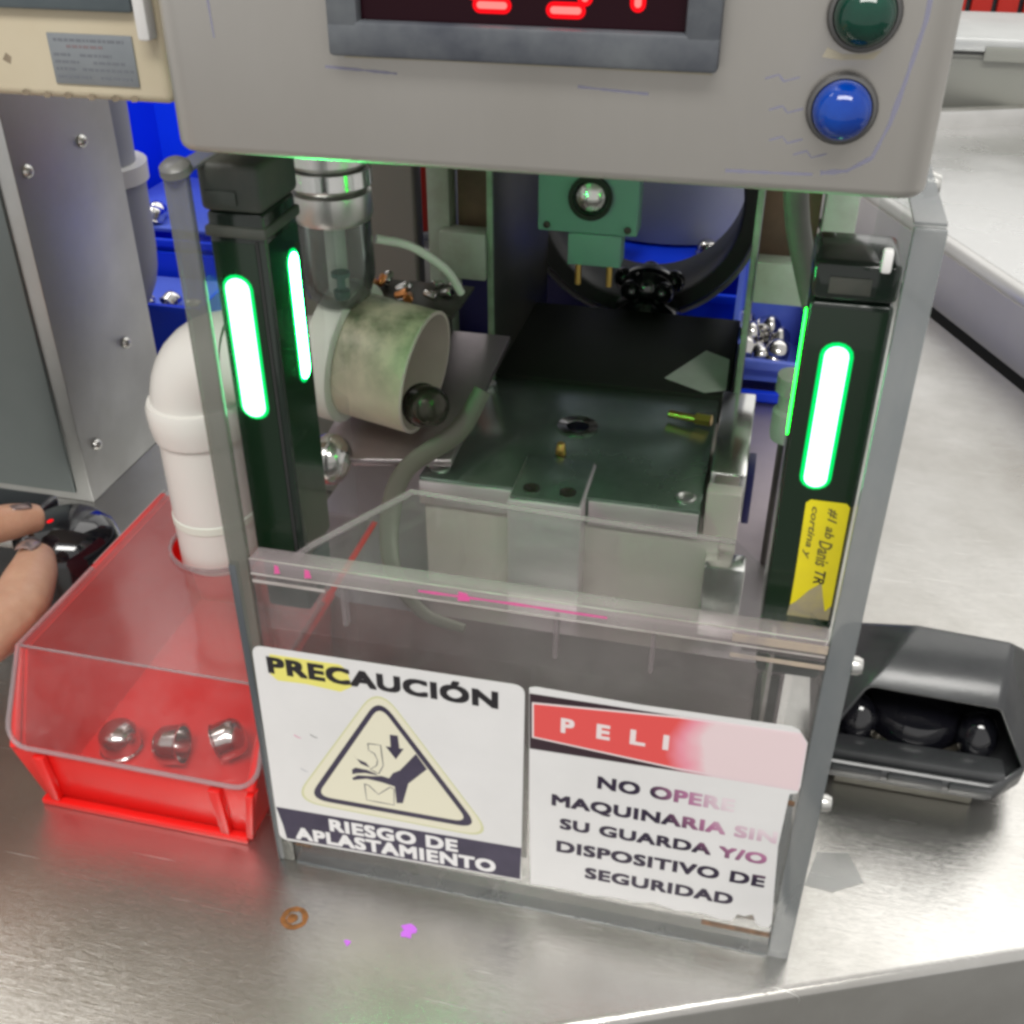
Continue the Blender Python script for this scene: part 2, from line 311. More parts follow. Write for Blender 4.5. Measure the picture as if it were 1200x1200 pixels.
def text(name, s, material, parent, x0, x1, z0, cap, y=-.02, bold=.0, tilt=0., w=None):
    """lettering printed in the plane of the guard; fitted to width x0..x1, baseline z0, capital height cap (cm)"""
    def raw(body):
        c = bpy.data.curves.new(name, 'FONT'); c.body = body; c.resolution_u = 4; c.space_character = 1.04+bold
        t = bpy.data.objects.new(name+'_tmp', c); COL.objects.link(t); dg = bpy.context.evaluated_depsgraph_get()
        me = bpy.data.meshes.new_from_object(t.evaluated_get(dg)); bpy.data.objects.remove(t); bpy.data.curves.remove(c); return me
    H = max(v.co.y for v in raw('E').vertices)
    me = raw(s); xs = [v.co.x for v in me.vertices]; a, b = min(xs), max(xs); o_ = Vector(ORG[parent.name])
    k = (x1-x0)/(b-a+2*bold); kz = cap/(H+2*bold); src = [v.co.copy() for v in me.vertices]; fc = [list(p.vertices) for p in me.polygons]
    offs = [(0, 0)] if bold == 0 else [(bold*dx, bold*dz) for dx in (-1, -.5, 0, .5, 1) for dz in (-1, 0, 1)]
    V_, F_ = [], []
    for q, (dx, dz) in enumerate(offs):     # heavier strokes: the outline laid over itself, each a hair apart
        base = len(V_)
        for c in src:
            X = x0+(c.x+dx-a+bold)*k; Z = z0+(c.y+dz+bold)*kz+(X-x0)*tilt; V_.append((Vector((X, y-q*.0004, Z))-o_)*CM)
        F_ += [[base+i for i in f] for f in fc]
    me = bpy.data.meshes.new(name); me.from_pydata(V_, [], F_); me.materials.append(MT[material])
    o = bpy.data.objects.new(name, me); COL.objects.link(o); o.parent = parent; ORG[o.name] = ORG[parent.name]; return o

# table axes: u runs along the front edge (23 degrees), v away from it
CU, SU = math.cos(R(23)), math.sin(R(23))
def uv(u, v, z=0): return (u*CU-v*SU, u*SU+v*CU, z)
def uvbox(mb, u0, u1, v0, v1, z0, z1, bev=0):
    return mb.hexa([uv(u0, v0, z0), uv(u1, v0, z0), uv(u1, v1, z0), uv(u0, v1, z0), uv(u0, v0, z1), uv(u1, v0, z1), uv(u1, v1, z1), uv(u0, v1, z1)], bev)

# ================================================================== SETTING
tag(build('floor', MB().box(-400, 400, -250, 420, -82, -80), 'floor_paint'), kind='structure')
tag(build('back_wall', MB().box(-400, 400, 330, 334, -80, 260), 'wall_paint'), kind='structure')

# ---------------- steel worktable
T = thing('steel_worktable', 'worn stainless steel worktable with rolled front edge, carrying the guarded machine', 'table', uv(0, -11.2, -80))
build('table_top', uvbox(MB(), -130, 64.3, -10.75, 160, -2.5, 0), 'table_steel', T)
prof = []; mb = MB()
for a in range(0, 100, 15): prof.append((-10.75-.5*math.sin(R(a)), -.5+.5*math.cos(R(a))))
prof += [(-11.25, -7), (-10.9, -7), (-10.75, -2.5)]
vs = [[mb.bm.verts.new(uv(u, v, z)) for v, z in prof] for u in (-130, 64.3)]
for i in range(len(prof)): j = (i+1) % len(prof); mb.bm.faces.new((vs[0][i], vs[0][j], vs[1][j], vs[1][i]))
mb.bm.faces.new(vs[0][::-1]); mb.bm.faces.new(vs[1])
build('front_edge', mb, 'table_steel', T)
build('side_apron', uvbox(MB(), 64.32, 64.8, -10.7, 160, -9, -.04), 'table_steel', T)
for u, v in ((-126, -5), (60, -5), (-126, 155), (60, 155)):
    build('leg', uvbox(MB(), u-2, u+2, v-2, v+2, -80, -2.52), 'table_steel', T)
# marks on the table top
r_ = MB(); r_.lathe([(.62, .01), (.62, .03), (.45, .035), (.40, .03), (.38, .01)], (1.97, -3.06, 0), n=22); r_.lathe([(0, .03), (.22, .03), (.26, .01)], (1.9, -3.1, 0), n=9)
for v in r_.bm.verts: v.co.x = 1.97+(v.co.x-1.97)*1.05; v.co += Vector((random.uniform(-.04, .04), random.uniform(-.04, .04), 0))
build('rust_spot', r_, 'rust', T)
def blot(cx, cy, r, k, seed, z0=.012, z1=.02):
    rr = random.Random(seed); pts = []
    for i in range(k): a = 2*math.pi*i/k; q = r*rr.uniform(.5, 1.3); pts.append((cx+q*1.2*math.cos(a), cy+q*math.sin(a)))
    return MB().prism(pts, z0, z1)
build('marker_spot', blot(4.86, -3.74, .17, 9, 3), 'marker_violet', T)
build('marker_spot', blot(7.4, -2.5, .33, 12, 5), 'marker_violet', T)

# ---------------- second, higher table
T2 = thing('steel_side_table', 'bright raised stainless table with rolled rim, at right beyond the gap', 'table', uv(67.5, 0, -80))
build('table_top', uvbox(MB(), 69.5, 190, -30, 110, 4.6, 5.2), 'side_steel', T2)
p0, p1 = uv(68.6, -30, 5.2), uv(68.6, 110, 5.2)
build('rolled_rim', MB().tube([p0, p1], 1.0, 18, sub=1), 'rim_steel', T2)
build('apron', uvbox(MB(), 67.6, 68.1, -30, 110, -.9, 4.9), 'apron_grey', T2)
build('gap_shade', uvbox(MB(), 67.7, 69.5, -30, 110, -7, -.95), 'matt_black', T2)  # dark strip put in for the shade in the gap under the apron
build('back_rim', uvbox(MB(), 69.5, 190, 110, 112.5, 4.6, 7.6, .6), 'rim_steel', T2)
for u, v in ((72, -26), (186, -26), (72, 106), (186, 106)): build('leg', uvbox(MB(), u-2, u+2, v-2, v+2, -80, 4.5), 'cabinet_steel', T2)
# rear bench with the metal box
T3 = thing('rear_bench', 'dull dark bench top behind the bright side table, under the grey metal box', 'bench', (60, 165, -80))
build('bench_top', MB().box(28, 130, 136, 200, 2.6, 4.2, .3), 'dull_grey', T3)
build('bench_edge', MB().box(28, 130, 135.2, 135.9, 1.6, 4.6, .2), 'frame_dark', T3)
for x in (32, 126):
    for y in (140, 196): build('leg', MB().box(x-2, x+2, y-2, y+2, -80, 2.5), 'cabinet_steel', T3)
X0 = thing('metal_box', 'grey sheet metal box with pale flanged lid on the rear bench, top right', 'box', (52, 152, 4.3))
build('box_body', MB().hexa([(42, 144, 4.3), (64, 144, 4.3), (64, 164, 4.3), (42, 164, 4.3), (40.5, 143, 14.5), (65, 143, 14.5), (65, 165, 14.5), (40.5, 165, 14.5)], .4), 'box_grey', X0)
build('lid', MB().box(39.6, 66, 142, 166, 14.6, 16.6, .5), 'lid_grey', X0)
build('foot_rail', MB().box(41.5, 64.5, 143.3, 143.9, 4.25, 5.0, .05), 'matt_black', X0)
build('lid_lip', MB().box(39.7, 65.9, 141.9, 142.0, 14.3, 14.58), 'matt_black', X0)
build('lid_hasp', MB().box(46, 64, 141.5, 141.95, 13.6, 15.4, .1), 'box_grey', X0)
# coloured clutter far behind on the wall side
RK = thing('red_crate', 'red slatted crate at the far right top corner behind the grey box', 'crate', (78, 250, -80))
for k in range(7): build('slat', MB().box(52+k*5.5, 56.3+k*5.5, 250, 253, -4, 26, .3), 'red_paint', RK)
build('crate_back', MB().box(50, 92, 254, 276, -80, 25), 'dark_panel', RK)

# ================================================================== LEFT: neighbouring machine
K = thing('steel_cabinet', 'tall grey steel cabinet with screws along its right face, at left behind the hand', 'cabinet', (-45, 34, 0))
build('cabinet_body', MB().hexa([(-70, 27.6, 0), (-27, 27.6, 0), (-27, 39.6, 0), (-70, 39.6, 0), (-70, 27.6, 42), (-27, 27.6, 42), (-27, 39.6, 42), (-70, 39.6, 42)], .12), 'cabinet_steel', K)
build('front_door', MB().box(-68, -28.2, 27.3, 27.58, .8, 41, .08), 'door_steel', K)
for p in ((-26.95, 35.33, 24.6), (-26.95, 28.9, 24.3), (-26.95, 35.6, 9.5), (-26.95, 29.4, 4)):
    build('screw', MB().lathe([(0, .35), (.25, .32), (.42, .15), (.45, 0)], p, (1, 0, 0), 14), 'chrome_soft', K)

H = thing('cream_machine_housing', 'worn cream painted machine housing with small grey nameplate, top left', 'machine', (-16, 16, 34.6))
cx1, cz0, cy0 = -2.75, 34.55, 6.
build('housing', MB().box(-42, cx1, cy0, 26, cz0, 56, .35, 3), 'cream_paint', H)
def plate_pt(px, pz): return px, pz
build('nameplate', MB().box(-7.45, -3.95, cy0-.08, cy0-.005, 35.15, 36.95, .03), 'name_plate', H)
pl = MB()
rr = random.Random(3)
for k, (zz, segs) in enumerate(((36.72, ((-7.2, -4.3),)), (36.5, ((-6.7, -5.2),)), (36.2, ((-7.3, -6.6), (-6.2, -4.9))), (35.95, ((-7.3, -6.3), (-5.7, -4.4))), (35.7, ((-7.3, -6.5), (-6.2, -4.1))), (35.42, ((-7.3, -5.9), (-5.5, -4.2))))):
    for a, b in segs:
        q = a
        while q < b:
            w_ = rr.uniform(.08, .3); build('print_mark', MB().box(q, min(b, q+w_), cy0-.088, cy0-.081, zz-.05, zz+.05), 'plate_print' if k != 1 else 'plate_print_red', H); q += w_+.06
build('window_frame', MB().box(-14, -3.6, cy0-.35, cy0-.02, 37.75, 44, .15), 'dark_panel', H)
build('hook', MB().box(-3.35, -2.85, cy0-.7, cy0-.03, 36.9, 42, .12), 'white_paint', H)
build('paint_chip', MB().poly([(-9.6, 35.9), (-9.4, 36.15), (-9.2, 36.0), (-9.3, 35.75)], .01, cy0-.012), 'cream_dirt', H)
for k, (x, z) in enumerate(((-9.0, 34.75), (-7.2, 34.72), (-6.2, 34.7), (-5.2, 34.7), (-4.4, 34.72), (-8.1, 34.7))):
    build('paint_chip', MB().poly([(x, z-.12), (x+.22, z-.1), (x+.3, z+.06), (x+.1, z+.12), (x-.06, z+.04)], .01, cy0-.05), 'cream_dirt', H)

# ---------------- blue bins and caps at the back left
def bin_open(name, label, x0, x1, y0, y1, z0, zf, zb, m, flare=.6, group=None):
    B = thing(name, label, 'bin', ((x0+x1)/2, (y0+y1)/2, z0), group); t = .35
    mb = MB()
    mb.hexa([(x0, y0, z0), (x1, y0, z0), (x1, y1, z0), (x0, y1, z0), (x0-flare*.06, y0, z0+t), (x1+flare*.06, y0, z0+t), (x1+flare*.06, y1, z0+t), (x0-flare*.06, y1, z0+t)])
    f = flare
    mb.hexa([(x0, y0, z0+t), (x1, y0, z0+t), (x1, y0+t, z0+t), (x0, y0+t, z0+t), (x0-f, y0-f, zf), (x1+f, y0-f, zf), (x1+f, y0-f+t, zf), (x0-f, y0-f+t, zf)])
    mb.hexa([(x0, y1-t, z0+t), (x1, y1-t, z0+t), (x1, y1, z0+t), (x0, y1, z0+t), (x0-f, y1-t+f, zb), (x1+f, y1-t+f, zb), (x1+f, y1+f, zb), (x0-f, y1+f, zb)])
    mb.hexa([(x0, y0+t, z0+t), (x0+t, y0+t, z0+t), (x0+t, y1-t, z0+t), (x0, y1-t, z0+t), (x0-f, y0-f+t, zf), (x0-f+t, y0-f+t, zf), (x0-f+t, y1-t+f, zb), (x0-f, y1-t+f, zb)])
    mb.hexa([(x1-t, y0+t, z0+t), (x1, y0+t, z0+t), (x1, y1-t, z0+t), (x1-t, y1-t, z0+t), (x1+f-t, y0-f+t, zf), (x1+f, y0-f+t, zf), (x1+f, y1-t+f, zb), (x1+f-t, y1-t+f, zb)])
    build('bin_shell', mb, m, B)
    build('rim', MB().box(x0-f-.2, x1+f+.2, y0-f-.35, y0-f+.1, zf-.6, zf+.1, .1), m, B)
    return B
bin_open('blue_bin', 'bright blue open bin on the table beside the cabinet foot, lower of two', -48, -29.5, 51, 62, 0, 6.1, 6.4, 'blue_bin', group='blue plastic bins')
bin_open('blue_bin', 'bright blue tall bin holding caps, beyond the white pipe beside the grey cabinet', -50, -30, 63.5, 84, 0, 7.5, 34, 'blue_bin', group='blue plastic bins')
# chrome cap: short cup with a domed closed end
def cap_thing(label, loc, group, m='chrome', s=1.):
    C = thing('chrome_cup', label, 'metal cap', (0, 0, 0), group)
    build('cup_shell', MB().lathe([(0, 1.25), (.35, 1.24), (.66, 1.12), (.82, .9), (.86, .62), (.86, .1), (.92, .04), (.92, 0), (.80, 0), (.78, .5), (.5, .9), (0, .95)], (0, 0, 0), (0, 0, 1), 24), m, C)
    C.location = Vector(loc)*CM; C.scale = (s, s, s); return C
proto = cap_thing('chrome cap lying in the red bin, leftmost, dome up', (-11.4, 4.7, .5), 'loose chrome caps in the red bin', s=1.25)
def cap_at(loc, rot, label, group, s=1.):
    c = copy_tree(proto, loc, tuple(R(a) for a in rot), label); c['group'] = group; c.scale = (s, s, s)
    return c
cap_at((-7.5, 4.7, 1.6), (0, -98, 8), 'chrome cap lying on its side in the middle of the red bin', 'loose chrome caps in the red bin', 1.25)
cap_at((-5.75, 5.2, 1.55), (0, 72, 30), 'tilted chrome cap in the red bin, nearest the guard', 'loose chrome caps in the red bin', 1.25)
rr = random.Random(4)
for k, (x, y) in enumerate(((-44.0, 66.5), (-42.4, 68.2), (-41.6, 66.2))):
    cap_at((x, y, 8.2), (rr.uniform(20, 90), 0, rr.uniform(0, 360)), ('leftmost of three chrome caps in the tall blue bin', 'rear chrome cap of three in the tall blue bin', 'rightmost of three chrome caps in the tall blue bin')[k], 'caps in the tall blue bin', 1.15)
for k in range(6):
    cap_at((-43.5+k*2.4, 53.5+rr.uniform(-.6, .6), 4.6+rr.uniform(-.3, .3)), (rr.uniform(20, 100), rr.uniform(-30, 30), rr.uniform(0, 360)), 'chrome cap showing over the rim of the low blue bin', 'caps in the low blue bin', 1.1)
for nm, z, x0_, x1_, y0_, y1_ in (('filler_board', 7.9, -48, -32, 65, 82), ('filler_board', 4.4, -46.5, -31, 52, 61)):
    b = build('bin_divider', MB().box(x0_, x1_, y0_, y1_, z-.4, z, .05), 'blue_bin_pale'); tag(b, 'pale blue shelf under the caps inside the %s blue bin' % ('tall' if z > 6 else 'low'), 'shelf')

# ---------------- grey and white waste pipe behind the cabinet
G = thing('grey_pipe', 'grey plastic pipe with white collar between the cabinet and blue bins', 'pipe', (-36, 52, 0))
build('upper_pipe', MB().tube([(-34.0, 47, 31), (-34.6, 47.4, 19.2)], 3.4, 28, sub=1), 'grey_tube', G)
build('collar', MB().tube([(-34.5, 47.4, 19.6), (-34.55, 47.4, 18.2)], 4.2, 28, sub=1), 'white_paint', G)
build('lower_pipe', MB().tube([(-34.55, 47.4, 18.1), (-35.0, 47.6, 11), (-36.5, 47.8, 8.5), (-39, 48, 6.6)], 3.9, 28), 'grey_tube', G)

# ================================================================== PRESS AND ITS BED
P = thing('bench_press', 'green grey bench press frame and bed behind the clear guard', 'machine', (11, 25, 0))
build('bed_plate', MB().prism([(-3.6, 15), (-2.4, 12.2), (0, 10.6), (20, 10.6), (23.2, 10.6), (23.2, 43), (-4.6, 43), (-4.6, 18)], 0, 8.2), 'bed_steel', P)
build('bolster', MB().box(3.9, 19.2, 13.3, 37.5, 8.23, 13.35, .12), 'bolster', P)
# curved guide strip in front of the bed, left
build('guide_strip', MB().tube([(6.7, 15, 19.4), (5.6, 14, 17.4), (3.2, 12.8, 15.6), (2.5, 11.9, 13.3), (3.0, 10.4, 10.9), (4.7, 9.8, 8.9), (7.0, 9.6, 8.4)], [.45, .55, .5, .55, .5, .42, .3], 14, .45, up=(0, 1, 0)), 'olive_grey', P)
build('chute_plate', MB().hexa([(-1.5, 12, 15.6), (5.4, 13.5, 15.6), (6.0, 24, 18), (-1.5, 24, 18), (-1.5, 12, 16), (5.4, 13.5, 16), (6.0, 24, 18.4), (-1.5, 24, 18.4)], .08), 'bed_steel', P)
for x0_, x1_, xe in ((4.45, 4.75, 4.76), (18.9, 19.2, 18.88)):
    build('side_plate', MB().box(x0_, x1_, 25.2, 40.5, 8.3, 36, .05), 'frame_dark', P)
    build('side_plate_edge', MB().box(x0_-.02, x1_+.02, 24.85, 25.17, 8.3, 36, .05), 'frame_edge', P)
build('post', MB().box(.8, 2.1, 25.5, 27, 8.3, 36, .12), 'frame_paint', P)
build('post', MB().box(22.3, 24.0, 25.5, 27, 8.3, 36, .12), 'frame_paint', P)
build('crossbar', MB().box(1.7, 4.4, 24.6, 26, 21.3, 24.0, .1), 'frame_paint', P)
build('crossbar', MB().box(19.25, 22.6, 24.6, 26, 21.4, 23.7, .1), 'frame_paint', P)
build('rear_panel', MB().box(2.12, 4.4, 27.2, 27.5, 22, 36, .03), 'rust_brown', P)
build('rear_panel', MB().box(19.25, 22.2, 27.2, 27.5, 21.5, 36, .03), 'rust_brown', P)
build('bed_slot', MB().box(21.9, 23.0, 10.3, 10.55, 3, 7.6, .05), 'matt_black', P)
# tall body of the press behind the control box
build('press_head', MB().box(-1.5, 25, 16, 44, 36.1, 62, 1.2, 3), 'frame_paint', P)
build('ram', MB().cyl((12.2, 30, 36), (12.2, 30, 30.5), 2.2, bev=.2), 'chrome_soft', P)
build('drum_ring', MB().lathe([(7.0, 0), (8.0, 0), (8.2, .3), (8.2, 7), (8.0, 7.2), (7.0, 7.2), (6.85, 7), (6.85, .2), (7.0, 0)], (11.0, 41, 21.4), (0, 1, 0), 64), 'drum_black', P)
build('drum_lip', MB().lathe([(8.1, -.25), (8.35, -.25), (8.35, .05), (8.1, .05), (8.1, -.25)], (11.0, 41, 21.4), (0, 1, 0), 56), 'chrome_soft', P)

# ---------------- die set
D = thing('die_block', 'green tinted steel die plate with threaded hole and front clamp block', 'tool', (11, 20, 13.36))
build('die_plate', MB().box(3.7, 18.1, 13.2, 25.4, 13.45, 15.0, .08), 'die_steel', D)
build('front_face', MB().box(3.75, 8.6, 13.02, 13.17, 13.5, 14.85, .03), 'die_face_lit', D)
build('front_face', MB().box(12.6, 18.05, 13.02, 13.17, 13.5, 14.85, .03), 'die_face_lit', D)
build('rear_plate', MB().box(3.3, 18.6, 25.45, 37, 13.45, 15.25, .1), 'rear_black', D)
build('clamp_block', MB().box(8.75, 12.45, 11.7, 16.2, 7.6, 15.22, .08), 'die_face_lit', D)
build('clamp_top', MB().box(8.85, 12.35, 11.8, 16.1, 15.23, 15.42, .05), 'die_steel', D)
for x in (9.75, 11.6):
    s_ = build('screw', MB().lathe([(.42, .0), (.42, .07), (.3, .08), (.22, .02), (0, .0)], (x, 12.7, 15.43), n=16), 'cap_dark', D)
for x, y in ((4.5, 24.3), (4.5, 14.3), (17.3, 14.2)):
    build('screw', MB().lathe([(.52, .0), (.52, .1), (.4, .14), (.25, .05), (0, .04)], (x, y, 15.01), n=16), 'chrome_soft', D)
th = MB()
for k in range(4): th.lathe([(1.05-.12*k, -.0+.02), (1.12-.12*k, .10+.02), (1.0-.12*k, .06+.02)], (10.7, 20.3, 15.0-.0*k+.0), n=32)
build('threaded_hole', th, 'chrome', D)
build('hole_core', MB().cyl((10.7, 20.3, 15.005), (10.7, 20.3, 15.03), .62, n=24), 'black_gloss', D)
build('brass_pin', MB().cyl((10.4, 17.0, 15.05), (10.4, 17.0, 15.75), .3, .22, 12, .05), 'brass', D)
build('brass_fitting', MB().cyl((15.5, 22.4, 15.35), (17.6, 21.8, 15.45), .22, n=10, bev=.04), 'brass', D)
build('brass_fitting', MB().cyl((17.0, 22.0, 15.45), (17.9, 21.8, 15.5), .34, n=6, bev=.05), 'brass', D)
build('dark_stain', blot(12.0, 18.0, 0.05, 6, 9, 15.004, 15.008), 'die_steel', D)
BR = thing('steel_bracket', 'polished upright steel bracket clamped to the right side of the die', 'bracket', (19.3, 17, 8.22))
build('bracket_arm', MB().box(18.3, 20.0, 13.6, 14.6, 8.25, 15.9, .12), 'bolster', BR)
build('bracket_head', MB().hexa([(18.35, 15.2, 13.4), (20.1, 15.2, 13.4), (20.1, 22.4, 13.4), (18.35, 22.4, 13.4), (18.35, 15.4, 16.0), (20.1, 15.4, 16.0), (20.1, 22.2, 17.2), (18.35, 22.2, 17.2)], .08), 'bright_steel', BR)
build('bracket_web', MB().box(18.6, 19.9, 14.62, 20, 8.25, 13.38, .08), 'die_face_lit', BR)
build('cam_slot', MB().box(20.12, 20.5, 16.3, 18.6, 12.6, 15.6, .06), 'navy', BR)
build('foot_block', MB().box(18.6, 20.6, 12.0, 13.5, 8.25, 12.6, .15), 'bright_steel', BR)
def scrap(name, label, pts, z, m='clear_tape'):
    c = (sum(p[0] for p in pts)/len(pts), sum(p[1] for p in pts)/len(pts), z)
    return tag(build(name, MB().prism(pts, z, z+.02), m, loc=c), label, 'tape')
scrap('flat_patch', 'pale flat patch on the black rear plate of the die', [(14.7, 27.0), (16.8, 31.5), (18.3, 30.5), (18.4, 26.2), (17.2, 25.6)], 15.27, 'pale_patch')  # pale flat patch laid on the rear plate
scrap('flat_patch', 'small clear torn tape scrap stuck to the bare table right of the guard', [(25.3, 4.4), (25.9, 6.6), (27.4, 6.9), (28.1, 5.2), (26.6, 4.3)], .012)

# ---------------- teal limit sensor
TS = thing('teal_sensor', 'teal green stepped sensor block with two brass pins hanging above the die', 'sensor', (10.3, 23.6, 27))
build('sensor_body', MB().box(7.7, 13.0, 23, 24.6, 25.05, 31, .12), 'teal_body', TS)
build('sensor_neck', MB().box(9.35, 12.2, 23.02, 24.5, 23.3, 25.04, .08), 'teal_body', TS)
build('eye_ring', MB().lathe([(.9, 0), (1.15, 0), (1.15, .3), (.9, .3), (.9, 0)], (10.5, 22.98, 27.0), (0, -1, 0), 24), 'rear_black', TS)
build('eye', MB().lathe([(0, .35), (.5, .3), (.85, .1), (.88, 0)], (10.5, 22.98, 27.0), (0, -1, 0), 20), 'chrome', TS)
for x in (9.85, 11.55): build('pin', MB().cyl((x, 23.7, 23.28), (x, 23.7, 22.0), .17, n=10), 'brass', TS)
for x, z in ((8.2, 25.4), (12.5, 25.4)): build('screw', MB().lathe([(0, .12), (.18, .1), (.2, 0)], (x, 22.99, z), (0, -1, 0), 12), 'cap_dark', TS)

# ---------------- black hand knob
KN = thing('black_knob', 'glossy black lobed hand knob standing behind the black die plate', 'knob', (12.1, 39.2, 12.6))
tag(build('knob_stand', MB().box(9.6, 14.6, 38.2, 40.6, 8.25, 12.58, .1), 'frame_dark', loc=(12, 39, 8.25)), 'dark block under the glossy black lobed knob', 'stand')
kb = (12.1, 39.2, 12.6)
KN.location = Vector(kb)*CM; ORG[KN.name] = kb
build('knob_base', MB().lathe([(0, 0), (2.3, 0), (2.4, 1.6), (2.1, 2.4), (1.4, 2.9), (1.2, 3.2), (0, 3.3)], kb, n=28), 'black_gloss', KN)
mb = MB(); mb.ball((12.1, 39.2, 16.2), 1.7, 20, (1.1, 1, .9))
for k in range(5):
    a = R(72*k+20); mb.ball((12.1+1.75*math.cos(a), 39.2+1.4*math.sin(a), 16.4+.25*math.sin(a)), .8, 14)
build('knob_lobes', mb, 'black_gloss', KN)

# ---------------- things seen through the back of the press
GP = thing('grey_tub', 'plain grey rounded tub seen through the black ring', 'tub', (11, 67, 13.05))
build('tub_body', MB().lathe([(0, 0), (10, 0), (11, 10), (12.5, 38), (12, 38.2), (0, 38)], (11, 67, 13.05), n=40), 'grey_tube', GP)
bin_open('blue_bin', 'bright blue bin below the grey tub seen through the black ring', 0, 22, 52, 79, 0, 11.2, 13.0, 'blue_bin', group='blue plastic bins')
tag(build('bin_cover', MB().box(.2, 21.8, 53, 78, 12.2, 12.8, .1), 'blue_bin'), 'bright blue flat cover under the grey tub', 'cover')
cap_at((14.9, 56, 12.85), (0, 12, 0), 'single chrome cap standing on blue plastic, seen through the black ring', 'cap seen through the ring')
cap_at((16.6, 57, 12.85), (80, 0, 50), 'chrome cap on its side at the edge of the black ring opening', 'cap seen through the ring', .6)
BB = bin_open('blue_bin', 'small blue bin full of chrome caps behind the right side of the press', 18.3, 23.2, 40.5, 47, 9.3, 11.0, 16.2, 'blue_bin_pale', .3, 'blue plastic bins')
bin_open('blue_bin', 'blue bin under the small bin of chrome caps', 17.6, 22.8, 39.5, 48, 3.2, 9.0, 9.1, 'blue_bin', .2, 'blue plastic bins')
tag(build('bin_stand', MB().box(17.2, 23.6, 43.1, 50, 0.02, 3.15, .1), 'frame_dark'), 'dark block carrying the two small blue bins', 'stand')
rr = random.Random(11); n = 0
for lay, z in enumerate((9.8, 10.6, 11.5, 12.5)):
    for ix in range(3):
        for iy in range(3 if lay < 2 else 2):
            if n >= 22: break
            cap_at((18.9+ix*1.15+rr.uniform(-.2, .2), 41.6+iy*1.5+lay*.9+rr.uniform(-.2, .2), z), (rr.uniform(-70, 110), rr.uniform(-60, 60), rr.uniform(0, 360)), 'chrome cap heaped in the small blue bin behind the press', 'chrome caps heaped in the small blue bin', 1.0); n += 1
NB = bin_open('blue_bin', 'dark blue bin behind the left press post', -3.2, 6.5, 45.5, 56, 0, 15.0, 17.5, 'navy', .4, 'blue plastic bins')
tag(build('red_bottle', MB().lathe([(0, 0), (1.6, 0), (1.7, .4), (1.7, 10), (1.0, 12), (.8, 14), (0, 14)], (-6.2, 46, 16.9), n=24), 'red_paint', loc=(-6.2, 46, 16.9)), 'narrow red bottle glimpsed left of the green press post', 'bottle')
tag(build('white_container', MB().lathe([(0, 0), (2.2, 0), (2.3, .4), (2.2, 5), (1.6, 6), (0, 6.2)], (-6.6, 45, 9.5), n=24), 'white_paint', loc=(-6.6, 45, 9.5)), 'white container glimpsed beside the tilted tube left of the post', 'container')
tag(build('container_stand', MB().box(-9.4, -3.9, 43.5, 53, 0.02, 9.4, .2), 'grey_tube', loc=(-6.5, 48, 0)), 'grey block carrying the white container and red bottle', 'stand')
tag(build('bottle_shelf', MB().box(-8.2, -4.4, 44.4, 47.4, 16.55, 16.88, .05), 'grey_tube', loc=(-6.2, 46, 16.5)), 'thin grey shelf under the red bottle', 'shelf')
b_ = build('grey_block', MB().box(-8.2, -3.95, 47.5, 51, 9.45, 30, .2), 'grey_tube', loc=(-5.5, 49, 9.4)); tag(b_, 'tall grey block behind the red bottle', 'block')

# ---------------- air regulator, clear bowl and bits
A = thing('air_regulator', 'ribbed metal air regulator with clear bowl, hanging at the left inside the guard', 'regulator', (-.2, 14, 34))
ac = (-.15, 14.2)
build('knurled_cap', MB().lathe([(0, 32.5), (1.55, 32.4), (1.85, 31.2), (1.9, 30.6), (1.72, 30.4), (0, 30.4)], (*ac, 0), n=32), 'chrome_soft', A)
build('ring', MB().lathe([(1.6, 30.35), (1.95, 30.3), (1.98, 29.6), (1.8, 29.4), (1.5, 29.4), (1.6, 30.35)], (*ac, 0), n=32), 'bright_steel', A)
build('collar', MB().lathe([(1.5, 29.35), (1.85, 29.2), (1.9, 28.2), (1.75, 27.9), (1.5, 27.9), (1.5, 29.35)], (*ac, 0), n=32), 'chrome_soft', A)
build('bowl', MB().lathe([(1.75, 27.85), (1.8, 25.2), (1.5, 24.2), (.8, 23.6), (0, 23.5)], (*ac, 0), n=32), 'bowl_clear', A)
build('inner_tube', MB().cyl((*ac, 27.8), (*ac, 24.4), .5, n=14), 'pvc_flange', A)
build('drain_screw', MB().lathe([(0, 0), (.35, 0), (.4, .4), (.2, .5), (.2, 1.0), (.45, 1.1), (.45, 1.3), (0, 1.3)], (.3, 13.4, 24.3), n=12), 'teal_body', A)
mb = MB().tube([(1.2, 16, 26.4), (2.6, 17, 25.8), (3.9, 18.5, 24.2), (4.4, 19.5, 22.6)], .22, 10)
build('air_hose', mb, 'pvc_flange', A)
TW = thing('fitting_tray', 'small tray of loose bright fittings and copper bits behind the dirty pipe', 'tray', (1.5, 21, 18.5))
build('tray_plate', MB().box(-2.5, 3.9, 19.6, 24.0, 21.0, 21.2, .05), 'frame_dark', TW)
build('tray_post', MB().box(1.9, 2.6, 23.2, 23.8, 18.35, 20.98, .02), 'frame_dark', TW)
FT = None
rr = random.Random(21)
